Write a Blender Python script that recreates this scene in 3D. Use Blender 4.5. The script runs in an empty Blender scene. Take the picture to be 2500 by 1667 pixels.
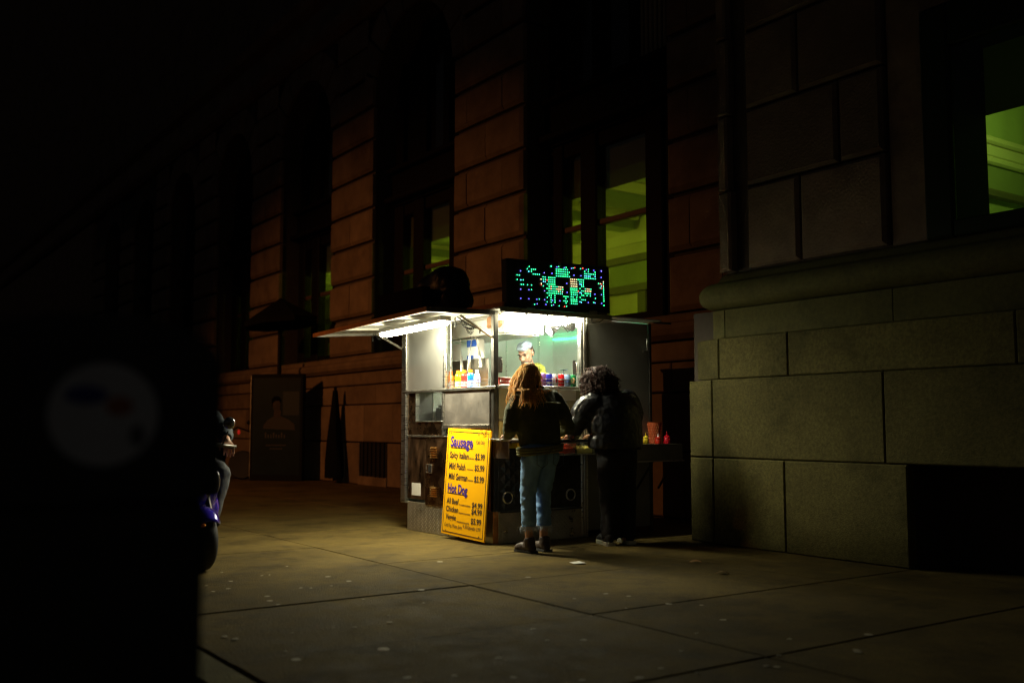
import bpy, math, random
from mathutils import Vector, Matrix, noise

random.seed(7)
scene = bpy.context.scene
col = scene.collection
R = math.radians

# ------------------------------------------------------------------ camera
cam_d = bpy.data.cameras.new('camera')
cam = bpy.data.objects.new('camera', cam_d)
col.objects.link(cam)
CAM = Vector((7.844, -5.258, 1.1))
a = R(34.879); pt = R(4.857)
c_right = Vector((math.sin(a), math.cos(a), 0))
c_fwd = Vector((-math.cos(a) * math.cos(pt), math.sin(a) * math.cos(pt), math.sin(pt)))
c_up = c_right.cross(c_fwd)
m = Matrix((c_right, c_up, -c_fwd)).transposed().to_4x4()
m.translation = CAM
cam.matrix_world = m
cam_d.sensor_width = 36
cam_d.lens = 34.99
cam_d.clip_start = .05
cam_d.clip_end = 400
cam_d.dof.use_dof = True
cam_d.dof.focus_distance = 9.6
cam_d.dof.aperture_fstop = 1.25
scene.camera = cam

# ------------------------------------------------------------------ night sky and the light of the place
w = bpy.data.worlds.new('World'); scene.world = w; w.use_nodes = True
nt = w.node_tree
bg = nt.nodes['Background']
sky = nt.nodes.new('ShaderNodeTexSky'); sky.sky_type = 'NISHITA'; sky.sun_disc = False
sky.sun_elevation = R(-2.1); sky.sun_rotation = R(120)
nt.links.new(sky.outputs[0], bg.inputs[0]); bg.inputs[1].default_value = .05

scene.view_settings.view_transform = 'Standard'
scene.view_settings.look = 'None'
scene.view_settings.exposure = 0
scene.view_settings.gamma = 1
scene.view_settings.use_curve_mapping = False
scene.render.engine = 'CYCLES'
scene.cycles.use_denoising = True
scene.cycles.filter_width = 1.25
scene.cycles.max_bounces = 8
scene.cycles.transparent_max_bounces = 12
scene.cycles.sample_clamp_indirect = 4

TUBE_W = 19.0         # fluorescent tube over the serving counter
TUBE2_W = 74.0        # fluorescent tube under the awning
INNER_FILL_W = 96.0        # added fill tube that brightens the cart interior
BULB_W = 10.0         # clip work lamp
TUBE_C = (1, .95, .68)
ROOM_E = .8         # ceiling lamps of the rooms
STREET_W = 2700       # sodium street lamp
LED_E = 6.0

# ------------------------------------------------------------------ materials
MATS = {}
def M(name, colr, rough=.6, metal=0., var=.0, vscale=4., bump=0., bscale=60., emit=None, estr=0., rvar=0.,
      objvar=0., stretch=None, alpha=None, trans=0., coat=0., spec=None, stain=None, stain_scale=1.2, stain_amt=.5, speck=0.):
    if name in MATS: return MATS[name]
    mt = bpy.data.materials.new(name); mt.use_nodes = True
    n = mt.node_tree.nodes; l = mt.node_tree.links
    p = n['Principled BSDF']
    c4 = (*colr, 1)
    p.inputs['Base Color'].default_value = c4
    p.inputs['Roughness'].default_value = rough
    p.inputs['Metallic'].default_value = metal
    if coat: p.inputs['Coat Weight'].default_value = coat
    if spec is not None: p.inputs['Specular IOR Level'].default_value = spec
    if trans:
        p.inputs['Transmission Weight'].default_value = trans
    if emit:
        p.inputs['Emission Color'].default_value = (*emit, 1)
        p.inputs['Emission Strength'].default_value = estr
    tc = n.new('ShaderNodeTexCoord')
    vec = tc.outputs['Object']
    if stretch:
        mp = n.new('ShaderNodeMapping'); mp.inputs['Scale'].default_value = stretch
        l.new(vec, mp.inputs[0]); vec = mp.outputs[0]
    cur = None
    if var or rvar:
        nz = n.new('ShaderNodeTexNoise'); nz.inputs['Scale'].default_value = vscale
        nz.inputs['Detail'].default_value = 6; nz.inputs['Roughness'].default_value = .65
        l.new(vec, nz.inputs['Vector'])
        if var:
            mr = n.new('ShaderNodeMapRange'); mr.inputs['From Min'].default_value = .3; mr.inputs['From Max'].default_value = .7
            mr.inputs['To Min'].default_value = 1 - var; mr.inputs['To Max'].default_value = 1 + var
            l.new(nz.outputs['Fac'], mr.inputs['Value'])
            mx = n.new('ShaderNodeVectorMath'); mx.operation = 'SCALE'; mx.inputs[0].default_value = colr
            l.new(mr.outputs[0], mx.inputs['Scale']); cur = mx.outputs[0]
        if rvar:
            m2 = n.new('ShaderNodeMapRange'); m2.inputs['From Min'].default_value = .3; m2.inputs['From Max'].default_value = .7
            m2.inputs['To Min'].default_value = max(.03, rough - rvar); m2.inputs['To Max'].default_value = min(1, rough + rvar)
            l.new(nz.outputs['Fac'], m2.inputs['Value']); l.new(m2.outputs[0], p.inputs['Roughness'])
    if stain:
        ns = n.new('ShaderNodeTexNoise'); ns.inputs['Scale'].default_value = stain_scale
        ns.inputs['Detail'].default_value = 8; ns.inputs['Roughness'].default_value = .7
        l.new(tc.outputs['Object'], ns.inputs['Vector'])
        rp = n.new('ShaderNodeMapRange'); rp.inputs['From Min'].default_value = .5; rp.inputs['From Max'].default_value = .68
        rp.inputs['To Min'].default_value = 0; rp.inputs['To Max'].default_value = stain_amt
        l.new(ns.outputs['Fac'], rp.inputs['Value'])
        mm = n.new('ShaderNodeMixRGB'); mm.inputs[1].default_value = c4; mm.inputs[2].default_value = (*stain, 1)
        if cur is not None: l.new(cur, mm.inputs[1])
        l.new(rp.outputs[0], mm.inputs[0]); cur = mm.outputs[0]
    if speck:
        s1 = n.new('ShaderNodeTexNoise'); s1.inputs['Scale'].default_value = .55; s1.inputs['Detail'].default_value = 5; s1.inputs['Roughness'].default_value = .7
        l.new(tc.outputs['Object'], s1.inputs['Vector'])
        s2 = n.new('ShaderNodeTexNoise'); s2.inputs['Scale'].default_value = 170; s2.inputs['Detail'].default_value = 3
        l.new(tc.outputs['Object'], s2.inputs['Vector'])
        m1 = n.new('ShaderNodeMapRange'); m1.inputs['From Min'].default_value = .35; m1.inputs['From Max'].default_value = .65; m1.inputs['To Min'].default_value = .62; m1.inputs['To Max'].default_value = 1.38
        m2_ = n.new('ShaderNodeMapRange'); m2_.inputs['From Min'].default_value = .3; m2_.inputs['From Max'].default_value = .7; m2_.inputs['To Min'].default_value = 1 - speck; m2_.inputs['To Max'].default_value = 1 + speck
        l.new(s1.outputs['Fac'], m1.inputs['Value']); l.new(s2.outputs['Fac'], m2_.inputs['Value'])
        mu = n.new('ShaderNodeMath'); mu.operation = 'MULTIPLY'; l.new(m1.outputs[0], mu.inputs[0]); l.new(m2_.outputs[0], mu.inputs[1])
        mv = n.new('ShaderNodeVectorMath'); mv.operation = 'SCALE'; mv.inputs[0].default_value = colr
        if cur is not None: l.new(cur, mv.inputs[0])
        l.new(mu.outputs[0], mv.inputs['Scale']); cur = mv.outputs[0]
    if objvar:
        oi = n.new('ShaderNodeObjectInfo')
        mo = n.new('ShaderNodeMapRange'); mo.inputs['To Min'].default_value = 1 - objvar; mo.inputs['To Max'].default_value = 1 + objvar
        l.new(oi.outputs['Random'], mo.inputs['Value'])
        ms = n.new('ShaderNodeVectorMath'); ms.operation = 'SCALE'; ms.inputs[0].default_value = colr
        if cur is not None: l.new(cur, ms.inputs[0])
        l.new(mo.outputs[0], ms.inputs['Scale']); cur = ms.outputs[0]
    if cur is not None: l.new(cur, p.inputs['Base Color'])
    if bump:
        nb = n.new('ShaderNodeTexNoise'); nb.inputs['Scale'].default_value = bscale; nb.inputs['Detail'].default_value = 8
        l.new(vec, nb.inputs['Vector'])
        bp = n.new('ShaderNodeBump'); bp.inputs['Strength'].default_value = bump; bp.inputs['Distance'].default_value = .02
        l.new(nb.outputs['Fac'], bp.inputs['Height']); l.new(bp.outputs[0], p.inputs['Normal'])
    MATS[name] = mt
    return mt

def glass_mat(name, tint=(1, 1, 1), gloss=.08, rough=.02, haze=0.):
    mt = bpy.data.materials.new(name); mt.use_nodes = True
    n = mt.node_tree.nodes; l = mt.node_tree.links
    n.remove(n['Principled BSDF'])
    tr = n.new('ShaderNodeBsdfTransparent'); tr.inputs[0].default_value = (*tint, 1)
    gl = n.new('ShaderNodeBsdfGlossy'); gl.inputs['Roughness'].default_value = rough
    lw = n.new('ShaderNodeLayerWeight'); lw.inputs['Blend'].default_value = .25
    mr = n.new('ShaderNodeMapRange'); mr.inputs['To Min'].default_value = gloss * .6; mr.inputs['To Max'].default_value = min(1, gloss * 6)
    l.new(lw.outputs['Fresnel'], mr.inputs['Value'])
    mx = n.new('ShaderNodeMixShader'); l.new(mr.outputs[0], mx.inputs[0]); l.new(tr.outputs[0], mx.inputs[1]); l.new(gl.outputs[0], mx.inputs[2])
    out = mx.outputs[0]
    if haze:
        df = n.new('ShaderNodeBsdfDiffuse'); df.inputs[0].default_value = (.8, .8, .8, 1)
        m3 = n.new('ShaderNodeMixShader'); m3.inputs[0].default_value = haze
        l.new(out, m3.inputs[1]); l.new(df.outputs[0], m3.inputs[2]); out = m3.outputs[0]
    l.new(out, n['Material Output'].inputs['Surface'])
    MATS[name] = mt
    return mt

stone = M('brown_stone', (.19, .135, .092), .85, var=.22, vscale=2.5, bump=.35, bscale=45, objvar=.16, stain=(.075, .053, .037), stain_scale=1.1, stain_amt=.6, spec=.12)
granite = M('grey_granite', (.120, .103, .034), .85, var=.35, vscale=38, bump=.5, bscale=90, objvar=.22, stain=(.05, .042, .014), stain_scale=1.4, stain_amt=.75, speck=.25, spec=.15)
granite_s = M('smooth_granite', (.120, .110, .036), .8, var=.2, vscale=26, bump=.35, bscale=120, stain=(.055, .05, .018), stain_scale=2.2, stain_amt=.6, spec=.15)
mortar = M('dark_mortar', (.06, .045, .033), .95, var=.2, vscale=9)
wframe = M('dark_bronze_frame', (.009, .007, .006), .6, metal=.0, spec=.08, var=.15, vscale=6)
room_p = M('room_paint', (.62, .62, .42), .8, var=.04, vscale=3)
beam_p = M('moulding_paint', (.70, .70, .50), .7, var=.04, vscale=3)
blind_m = M('blind_fabric', (.22, .22, .13), .9, var=.06, vscale=40)
_n = blind_m.node_tree.nodes; _l = blind_m.node_tree.links
_t = _n.new('ShaderNodeBsdfTranslucent'); _t.inputs[0].default_value = (.30, .32, .14, 1)
_x = _n.new('ShaderNodeMixShader'); _x.inputs[0].default_value = .35
_l.new(_n['Principled BSDF'].outputs[0], _x.inputs[1]); _l.new(_t.outputs[0], _x.inputs[2]); _l.new(_x.outputs[0], _n['Material Output'].inputs['Surface'])
winglass = glass_mat('window_glass', (.86, .88, .80), .05, .01)
concrete = M('sidewalk_concrete', (.108, .076, .022), .86, var=.20, vscale=5.5, bump=.55, bscale=110, objvar=.07, stain=(.036, .025, .009), stain_scale=1.7, stain_amt=.75, rvar=.1, speck=.5, spec=.12)
dirt = M('tree_pit_soil', (.11, .07, .04), .95, var=.5, vscale=20, bump=1.0, bscale=30)
asphalt = M('ground_asphalt', (.05, .045, .04), .9, var=.3, vscale=20, bump=.5, bscale=80)
steel = M('brushed_steel', (.60, .585, .54), .32, 1., var=.10, vscale=7, bump=.06, bscale=30, rvar=.10, stretch=(1, 1, 12))
steel_d = M('worn_steel', (.42, .39, .34), .38, 1., var=.22, vscale=5, bump=.10, bscale=18, rvar=.12)
steel_sodium = M('reflection_tinted_steel', (.40, .25, .14), .27, 1., var=.14, vscale=4, bump=.10, bscale=5, rvar=.12)  # stainless steel, orange lamp reflection put into its colour
steel_dark = M('dark_steel', (.075, .07, .06), .42, .85, var=.3, vscale=8, bump=.1, bscale=20, rvar=.1)
plate_m = M('diamond_plate', (.44, .40, .31), .34, .8, var=.2, vscale=6, rvar=.1)
white_metal = M('white_painted_metal', (.74, .73, .66), .5, var=.06, vscale=5, rvar=.1)
grey_panel = M('grey_panel', (.24, .235, .20), .55, .5, var=.14, vscale=4, bump=.06, bscale=40, rvar=.1)
interior_m = M('cart_interior_wall', (.70, .74, .66), .42, .15, var=.06, vscale=5, bump=.05, bscale=25, rvar=.08)
tube2_m = M('awning_diffuser', (.9, .9, .85), .4, emit=(1, .95, .66), estr=125)
tube_m = M('fluorescent_diffuser', (.9, .9, .85), .4, emit=(1, .95, .66), estr=34)
bulb_m = M('work_bulb', (.9, .9, .9), .4, emit=(.86, .95, 1), estr=40)
housing_m = M('fixture_housing', (.36, .35, .32), .5, .2, var=.1)
green_led = M('green_rope_light', (.1, .6, .4), .4, emit=(.05, 1, .45), estr=6)
black_m = M('black_plastic', (.012, .012, .012), .45, var=.3, vscale=10)
black_gl = M('black_bag_plastic', (.006, .006, .006), .4, spec=.25, var=.2, bump=.25, bscale=14)
black_rub = M('black_rubber', (.018, .018, .018), .75, var=.2)
yellow_m = M('yellow_sign_board', (.88, .43, .004), .55, var=.03, vscale=3, spec=.12)
ink_m = M('black_ink', (.02, .018, .016), .6)
purple_m = M('purple_ink', (.05, .02, .21), .55)
white_m = M('white_paper', (.78, .76, .70), .7, var=.04)
sodium_edge = M('sodium_tinted_edge', (.62, .24, .06), .55, var=.25, vscale=12, bump=.1)  # edge colour carries the orange light of the street lamp
chain_m = M('blackened_chain', (.03, .03, .028), .4, .8)
leather_m = M('brown_boot_leather', (.055, .036, .026), .55, var=.25, vscale=20, bump=.15)
glassp = glass_mat('counter_plastic', (.95, .96, .92), .10, .03, haze=.04)
cartglass = glass_mat('cart_glass', (.96, .98, .96), .07, .02, haze=.006)

# ------------------------------------------------------------------ mesh builder
WL = {}
def world_loc(o):
    return WL.get(o.name, Vector((0, 0, 0))) if o is not None else Vector((0, 0, 0))

def tag(o, label=None, cat=None, group=None, kind=None):
    if label: o['label'] = label
    if cat: o['category'] = cat
    if group: o['group'] = group
    if kind: o['kind'] = kind
    return o

def thing(name, label, cat, loc=(0, 0, 0), group=None):
    o = bpy.data.objects.new(name, None); o.empty_display_size = .1
    col.objects.link(o); o.location = loc
    WL[o.name] = Vector(loc)
    return tag(o, label, cat, group)

def frame(fwd, up=(0, 0, 1)):
    f = Vector(fwd).normalized(); u = Vector(up)
    if abs(f.dot(u)) > .99: u = Vector((0, 1, 0))
    r = f.cross(u).normalized(); u = r.cross(f)
    return r, u, f

def lamp(name, kind, loc, power, colr, parent, sx=.1, sy=.1, aim=(0, 0, -1), along=(0, 1, 0)):
    """the light of a lamp that is built as a mesh, set right at its glowing face"""
    d = bpy.data.lights.new(name, kind); d.energy = power; d.color = colr
    if kind == 'AREA': d.shape = 'RECTANGLE'; d.size = sx; d.size_y = sy
    else: d.shadow_soft_size = sx
    o = bpy.data.objects.new(name, d); col.objects.link(o); o.parent = parent
    z = -Vector(aim).normalized(); y = Vector(along); y = (y - z * y.dot(z)).normalized(); x = y.cross(z)
    mm = Matrix((x, y, z)).transposed().to_4x4(); mm.translation = Vector(loc) - world_loc(parent)
    o.matrix_local = mm
    return o

class MB:
    def __init__(s): s.v = []; s.f = []; s.mi = []; s.cur = 0; s.X = None
    def add(s, vs, fs):
        b = len(s.v)
        for p in vs:
            p = Vector(p)
            s.v.append(s.X @ p if s.X is not None else p)
        for f in fs: s.f.append([i + b for i in f]); s.mi.append(s.cur)
        return s
    def box(s, x0, x1, y0, y1, z0, z1, c=0.):
        if c <= 0:
            return s.add([(x0, y0, z0), (x1, y0, z0), (x1, y1, z0), (x0, y1, z0), (x0, y0, z1), (x1, y0, z1), (x1, y1, z1), (x0, y1, z1)],
                         [(0, 3, 2, 1), (4, 5, 6, 7), (0, 1, 5, 4), (1, 2, 6, 5), (2, 3, 7, 6), (3, 0, 4, 7)])
        c = min(c, (x1 - x0) * .45, (y1 - y0) * .45, (z1 - z0) * .45)
        vs = []; idx = {}
        for i, sx in enumerate((x0, x1)):
            for j, sy in enumerate((y0, y1)):
                for k, sz in enumerate((z0, z1)):
                    dx = c if i == 0 else -c; dy = c if j == 0 else -c; dz = c if k == 0 else -c
                    for t, p in enumerate(((sx, sy + dy, sz + dz), (sx + dx, sy, sz + dz), (sx + dx, sy + dy, sz))):
                        idx[(i, j, k, t)] = len(vs); vs.append(p)
        g = lambda i, j, k, t: idx[(i, j, k, t)]
        fs = []
        for i in (0, 1):
            q = [g(i, 0, 0, 0), g(i, 1, 0, 0), g(i, 1, 1, 0), g(i, 0, 1, 0)]; fs.append(q if i else q[::-1])
            q = [g(0, i, 0, 1), g(1, i, 0, 1), g(1, i, 1, 1), g(0, i, 1, 1)]; fs.append(q[::-1] if i else q)
            q = [g(0, 0, i, 2), g(1, 0, i, 2), g(1, 1, i, 2), g(0, 1, i, 2)]; fs.append(q if i else q[::-1])
        def fix(q):
            ctr = Vector(((x0 + x1) / 2, (y0 + y1) / 2, (z0 + z1) / 2))
            p = [Vector(vs[k]) for k in q]
            nrm = (p[1] - p[0]).cross(p[2] - p[0]); m_ = sum(p, Vector()) / len(p)
            return q if nrm.dot(m_ - ctr) >= 0 else q[::-1]
        for j in (0, 1):
            for k in (0, 1):
                fs.append([g(0, j, k, 1), g(1, j, k, 1), g(1, j, k, 2), g(0, j, k, 2)])
                fs.append([g(j, 0, k, 0), g(j, 1, k, 0), g(j, 1, k, 2), g(j, 0, k, 2)])
                fs.append([g(j, k, 0, 0), g(j, k, 1, 0), g(j, k, 1, 1), g(j, k, 0, 1)])
        for i in (0, 1):
            for j in (0, 1):
                for k in (0, 1): fs.append([g(i, j, k, 0), g(i, j, k, 1), g(i, j, k, 2)])
        return s.add(vs, [fix(q) for q in fs])
    def tube(s, pts, r, n=8, cap=True, flat=1., up=(0, 0, 1)):
        pts = [Vector(p) for p in pts]; N = len(pts)
        rr = r if isinstance(r, (list, tuple)) else [r] * N
        vs = []; fs = []
        u0 = None
        for i, p in enumerate(pts):
            t = (pts[min(i + 1, N - 1)] - pts[max(i - 1, 0)])
            if t.length < 1e-9: t = Vector((0, 0, 1))
            t.normalize()
            if u0 is None:
                _, u0, _ = frame(t, up)
            u = u0 - t * u0.dot(t)
            if u.length < 1e-6: _, u, _ = frame(t)
            u.normalize(); u0 = u; q = t.cross(u)
            for k in range(n):
                an = 2 * math.pi * k / n
                vs.append(p + (u * math.cos(an) * flat + q * math.sin(an)) * rr[i])
        for i in range(N - 1):
            for k in range(n):
                k2 = (k + 1) % n
                fs.append((i * n + k, i * n + k2, (i + 1) * n + k2, (i + 1) * n + k))
        if cap:
            fs.append(tuple(range(n))[::-1]); fs.append(tuple(range((N - 1) * n, N * n)))
        return s.add(vs, fs)
    def cyl(s, p0, p1, r0, r1=None, n=16): return s.tube([p0, p1], [r0, r0 if r1 is None else r1], n)
    def capsule(s, p0, p1, r0, r1, n=12):
        p0 = Vector(p0); p1 = Vector(p1); d = (p1 - p0)
        if d.length < 1e-6: d = Vector((0, 0, 1e-4))
        t = d.normalized(); pts = []; rr = []
        for k in range(4):
            an = math.pi / 2 * k / 4; pts.append(p0 - t * r0 * math.cos(an)); rr.append(max(r0 * math.sin(an), r0 * .02))
        pts.append(p0); rr.append(r0); pts.append(p1); rr.append(r1)
        for k in range(1, 5):
            an = math.pi / 2 * k / 4; pts.append(p1 + t * r1 * math.sin(an)); rr.append(max(r1 * math.cos(an), r1 * .02))
        return s.tube(pts, rr, n)
    def lathe(s, prof, ctr=(0, 0, 0), n=20, axis=(0, 0, 1), cap=True):
        r_, u_, f_ = frame(axis); c_ = Vector(ctr); vs = []; fs = []
        for (rad, h) in prof:
            for k in range(n):
                an = 2 * math.pi * k / n
                vs.append(c_ + f_ * h + (r_ * math.cos(an) + u_ * math.sin(an)) * max(rad, 1e-4))
        for i in range(len(prof) - 1):
            for k in range(n):
                k2 = (k + 1) % n
                fs.append((i * n + k, i * n + k2, (i + 1) * n + k2, (i + 1) * n + k))
        if cap: fs.append(tuple(range(n))[::-1]); fs.append(tuple(range((len(prof) - 1) * n, len(prof) * n)))
        return s.add(vs, fs)
    def ell(s, c, r, n=16, m_=10, rot=None):
        c = Vector(c); vs = []; fs = []
        for i in range(m_ + 1):
            th = math.pi * i / m_
            for k in range(n):
                an = 2 * math.pi * k / n
                p = Vector((r[0] * math.sin(th) * math.cos(an), r[1] * math.sin(th) * math.sin(an), -r[2] * math.cos(th)))
                if i in (0, m_): p = Vector((1e-5 * math.cos(an), 1e-5 * math.sin(an), p.z))
                vs.append(c + (rot @ p if rot else p))
        for i in range(m_):
            for k in range(n):
                k2 = (k + 1) % n
                fs.append((i * n + k, i * n + k2, (i + 1) * n + k2, (i + 1) * n + k))
        fs.append(tuple(range(n))[::-1]); fs.append(tuple(range(m_ * n, m_ * n + n)))
        return s.add(vs, fs)
    def prism(s, poly, axis, a0, a1):
        n = len(poly)
        def P(u, v, t): return {'x': (t, u, v), 'y': (u, t, v), 'z': (u, v, t)}[axis]
        vs = [P(u, v, a0) for u, v in poly] + [P(u, v, a1) for u, v in poly]
        fs = [tuple(range(n))[::-1], tuple(range(n, 2 * n))] + [(i, (i + 1) % n, n + (i + 1) % n, n + i) for i in range(n)]
        return s.add(vs, fs)
    def quad(s, *p): return s.add(p, [tuple(range(len(p)))])
    def build(s, name, mat, parent=None, smooth=False, origin=None, label=None, cat=None, group=None, kind=None, fixn=True):
        me = bpy.data.meshes.new(name)
        o0 = world_loc(parent)
        org = Vector(origin) if origin is not None else o0
        me.from_pydata([tuple(p - org) for p in s.v], [], s.f)
        mats = mat if isinstance(mat, (list, tuple)) else [mat]
        for q in mats: me.materials.append(q)
        if len(mats) > 1: me.polygons.foreach_set('material_index', s.mi)
        if smooth: me.polygons.foreach_set('use_smooth', [True] * len(me.polygons))
        me.update()
        if fixn:
            import bmesh
            bm = bmesh.new(); bm.from_mesh(me); bmesh.ops.recalc_face_normals(bm, faces=bm.faces); bm.to_mesh(me); bm.free()
        if smooth and smooth != 'all':
            try: me.set_sharp_from_angle(angle=R(40))
            except Exception: pass
        o = bpy.data.objects.new(name, me); col.objects.link(o)
        if parent is not None: o.parent = parent
        o.location = org - o0
        WL[o.name] = org
        return tag(o, label, cat, group, kind)

def remesh(mb, name, mat, parent, voxel=.012, smooth=4, disp=None, **kw):
    """one continuous skin round overlapping limbs"""
    me = bpy.data.meshes.new('tmp'); me.from_pydata([tuple(p) for p in mb.v], [], mb.f); me.update()
    import bmesh
    bm = bmesh.new(); bm.from_mesh(me); bmesh.ops.recalc_face_normals(bm, faces=bm.faces); bm.to_mesh(me); bm.free()
    o = bpy.data.objects.new('tmp', me); col.objects.link(o)
    r = o.modifiers.new('r', 'REMESH'); r.mode = 'VOXEL'; r.voxel_size = voxel
    if smooth:
        q = o.modifiers.new('s', 'SMOOTH'); q.iterations = smooth; q.factor = .5
    dg = bpy.context.evaluated_depsgraph_get(); dg.update()
    m2 = bpy.data.meshes.new_from_object(o.evaluated_get(dg), depsgraph=dg)
    bpy.data.objects.remove(o)
    vs = [v.co.copy() for v in m2.vertices]
    if disp:
        ns = [v.normal.copy() for v in m2.vertices]
        vs = [v + n_ * disp(v, n_) for v, n_ in zip(vs, ns)]
    out = MB(); out.v = vs; out.f = [list(p.vertices) for p in m2.polygons]; out.mi = [0] * len(out.f)
    bpy.data.meshes.remove(m2)
    return out.build(name, mat, parent, smooth='all', fixn=False, **kw)

def text_mesh(s, x0, x1, z0, z1, bold=0.):
    """flat lettering fitted in a box; returns verts (u, v) and faces"""
    cu = bpy.data.curves.new('t', 'FONT'); cu.body = s; cu.size = 1; cu.offset = bold; cu.resolution_u = 3
    o = bpy.data.objects.new('t', cu); col.objects.link(o)
    dg = bpy.context.evaluated_depsgraph_get(); dg.update()
    me = bpy.data.meshes.new_from_object(o.evaluated_get(dg), depsgraph=dg)
    bpy.data.objects.remove(o)
    vs = [v.co.copy() for v in me.vertices]; fs = [list(p.vertices) for p in me.polygons]
    bpy.data.meshes.remove(me)
    ax0 = min(v.x for v in vs); ax1 = max(v.x for v in vs)
    cap = .69
    return [(x0 + (v.x - ax0) / (ax1 - ax0) * (x1 - x0), z0 + v.y / cap * (z1 - z0)) for v in vs], fs

# ================================================================== SETTING
MB().box(-140, 90, -120, 120, -.6, -.16).build('ground', asphalt, kind='structure')
walk = bpy.data.objects.new('sidewalk', None); col.objects.link(walk); walk['kind'] = 'structure'; WL['sidewalk'] = Vector()
MB().box(-60, 20, -3.62, 3.3, -.159, -.014).build('slab_bed', mortar, walk)
xs = [-.72 + 1.315 * k for k in range(-19, 8)]
rows = [(-3.62, -1.470), (-1.464, .724), (.730, 3.26)]
for j, (y0, y1) in enumerate(rows):
    for i in range(len(xs) - 1):
        if j > 0 and i % 2 == 1 and xs[i] < -4: pass
        g = .0035
        b = MB(); zz = random.uniform(-.003, .002)
        b.box(xs[i] + g, xs[i + 1] - g, y0 + g * .5, y1 - g * .5, -.10, zz, .007)
        b.build('paving_slab', concrete, walk, fixn=False)
# far slabs read as one sheet
MB().box(-60, xs[0], -3.62, 3.26, -.10, -.002).build('pavement_surface', concrete, walk)
MB().box(xs[-1], 20, -3.62, 3.26, -.10, -.002).build('pavement_surface', concrete, walk)
MB().box(-60, 20, -3.82, -3.63, -.16, -.006, .01).build('kerb', granite, walk)
# soil of the planting strip beyond the kerb
b = MB(); nx, ny = 90, 14
for i in range(nx + 1):
    for j in range(ny + 1):
        x = -6 + 20 * i / nx; y = -5.9 + 2.075 * j / ny
        b.v.append(Vector((x, y, -.055 + .03 * noise.noise((x * 3, y * 3, 0)) + .015 * noise.noise((x * 9, y * 9, 2)))))
for i in range(nx):
    for j in range(ny):
        k = i * (ny + 1) + j; b.f.append([k, k + ny + 1, k + ny + 2, k + 1]); b.mi.append(0)
b.build('soil', dirt, kind='stuff', smooth='all')
# chewing gum trodden into the slabs
b = MB()
for (gx, gy, gr) in [(3.35, -2.9, .03)] + [(random.uniform(.2, 4.8), random.uniform(-3.5, -.6), random.uniform(.010, .026)) for _ in range(64)]:
    n_ = 9; e = random.uniform(.7, 1.3)
    ring = [(gx + gr * e * math.cos(6.283 * k / n_) * random.uniform(.8, 1.1), gy + gr * math.sin(6.283 * k / n_) * random.uniform(.8, 1.1)) for k in range(n_)]
    vs = [(x, y, .003) for x, y in ring] + [(gx, gy, .006)]
    b.add(vs, [(k, (k + 1) % n_, n_) for k in range(n_)])
b.build('gum_spots', M('trodden_gum', (.36, .31, .20), .8, var=.3, vscale=30), kind='stuff')

# ================================================================== BUILDING
bld = thing('stone_building', 'long brown stone building with rusticated piers and dim green lit windows', 'building', (0, 3.3, 0))
FY = 3.25
def block(x0, x1, z0, z1, y=FY, d=.115, mat=stone, name='stone_block', ch=.022, g=.012, gz=None, chl=None, chr_=None):
    b = MB(); x0 += g; x1 -= g; gz = g * 1.6 if gz is None else gz; z0 += gz; z1 -= gz
    chl = ch if chl is None else chl; chr_ = ch if chr_ is None else chr_
    yb = y + d; j = [random.uniform(-.004, .004) for _ in range(4)]
    o = [(x0, z0), (x1, z0), (x1, z1), (x0, z1)]; i_ = [(x0 + chl, z0 + ch), (x1 - chr_, z0 + ch), (x1 - chr_, z1 - ch), (x0 + chl, z1 - ch)]
    yy = y + random.uniform(-.006, .006)
    vs = [(px, yb, pz) for px, pz in o] + [(px, yy + ch * .75, pz) for px, pz in o] + [(px, yy + j[k], pz) for k, (px, pz) in enumerate(i_)]
    fs = [(8, 9, 10, 11)]
    for k in range(4):
        k2 = (k + 1) % 4
        fs.append((k, k2, 4 + k2, 4 + k)); fs.append((4 + k, 4 + k2, 8 + k2, 8 + k))
    b.add(vs, fs)
    return b.build(name, mat, bld)

piers = [(-1.03, .80), (-6.1, -4.12), (-10.93, -9.09), (-15.55, -13.75), (-20.05, -18.25), (-24.35, -22.6), (-28.6, -26.9), (-32.8, -31.1)]
courses = [2.46, 3.2, 3.93, 4.62, 5.28, 5.96, 6.62, 7.26, 7.88]
# masses behind the blocks
for (p0, p1) in piers:
    MB().box(p0 + .03, p1 - .03, FY + .11, FY + 1.0, 2.4, 9.0).build('wall', mortar, bld)
MB().box(-60, .84, FY + .065, FY + .6, -.2, 2.16).build('wall', mortar, bld)
MB().box(-150, .8, FY + 1.3, FY + 9, 9.0, 60).build('wall', stone, bld)
MB().box(-150, -32.9, FY, FY + 9, -.2, 9.0).build('wall', stone, bld)
for pi, (p0, p1) in enumerate(piers):
    for ci in range(len(courses) - 1):
        z0, z1 = courses[ci], courses[ci + 1]; L = p1 - p0
        if pi <= 1:
            cuts = [p0, p0 + L * .5, p1] if ci % 2 == 0 else [p0, p0 + L * .22, p0 + L * .74, p1]
        elif pi <= 3:
            cuts = [p0, p1] if ci % 2 == 0 else [p0, p0 + L * .52, p1]
        else: cuts = [p0, p1]
        for u in range(len(cuts) - 1): block(cuts[u], cuts[u + 1], z0, z1, g=.003, gz=.034, ch=.06, chl=.06 if u == 0 else .006, chr_=.06 if u == len(cuts) - 2 else .006)
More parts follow.
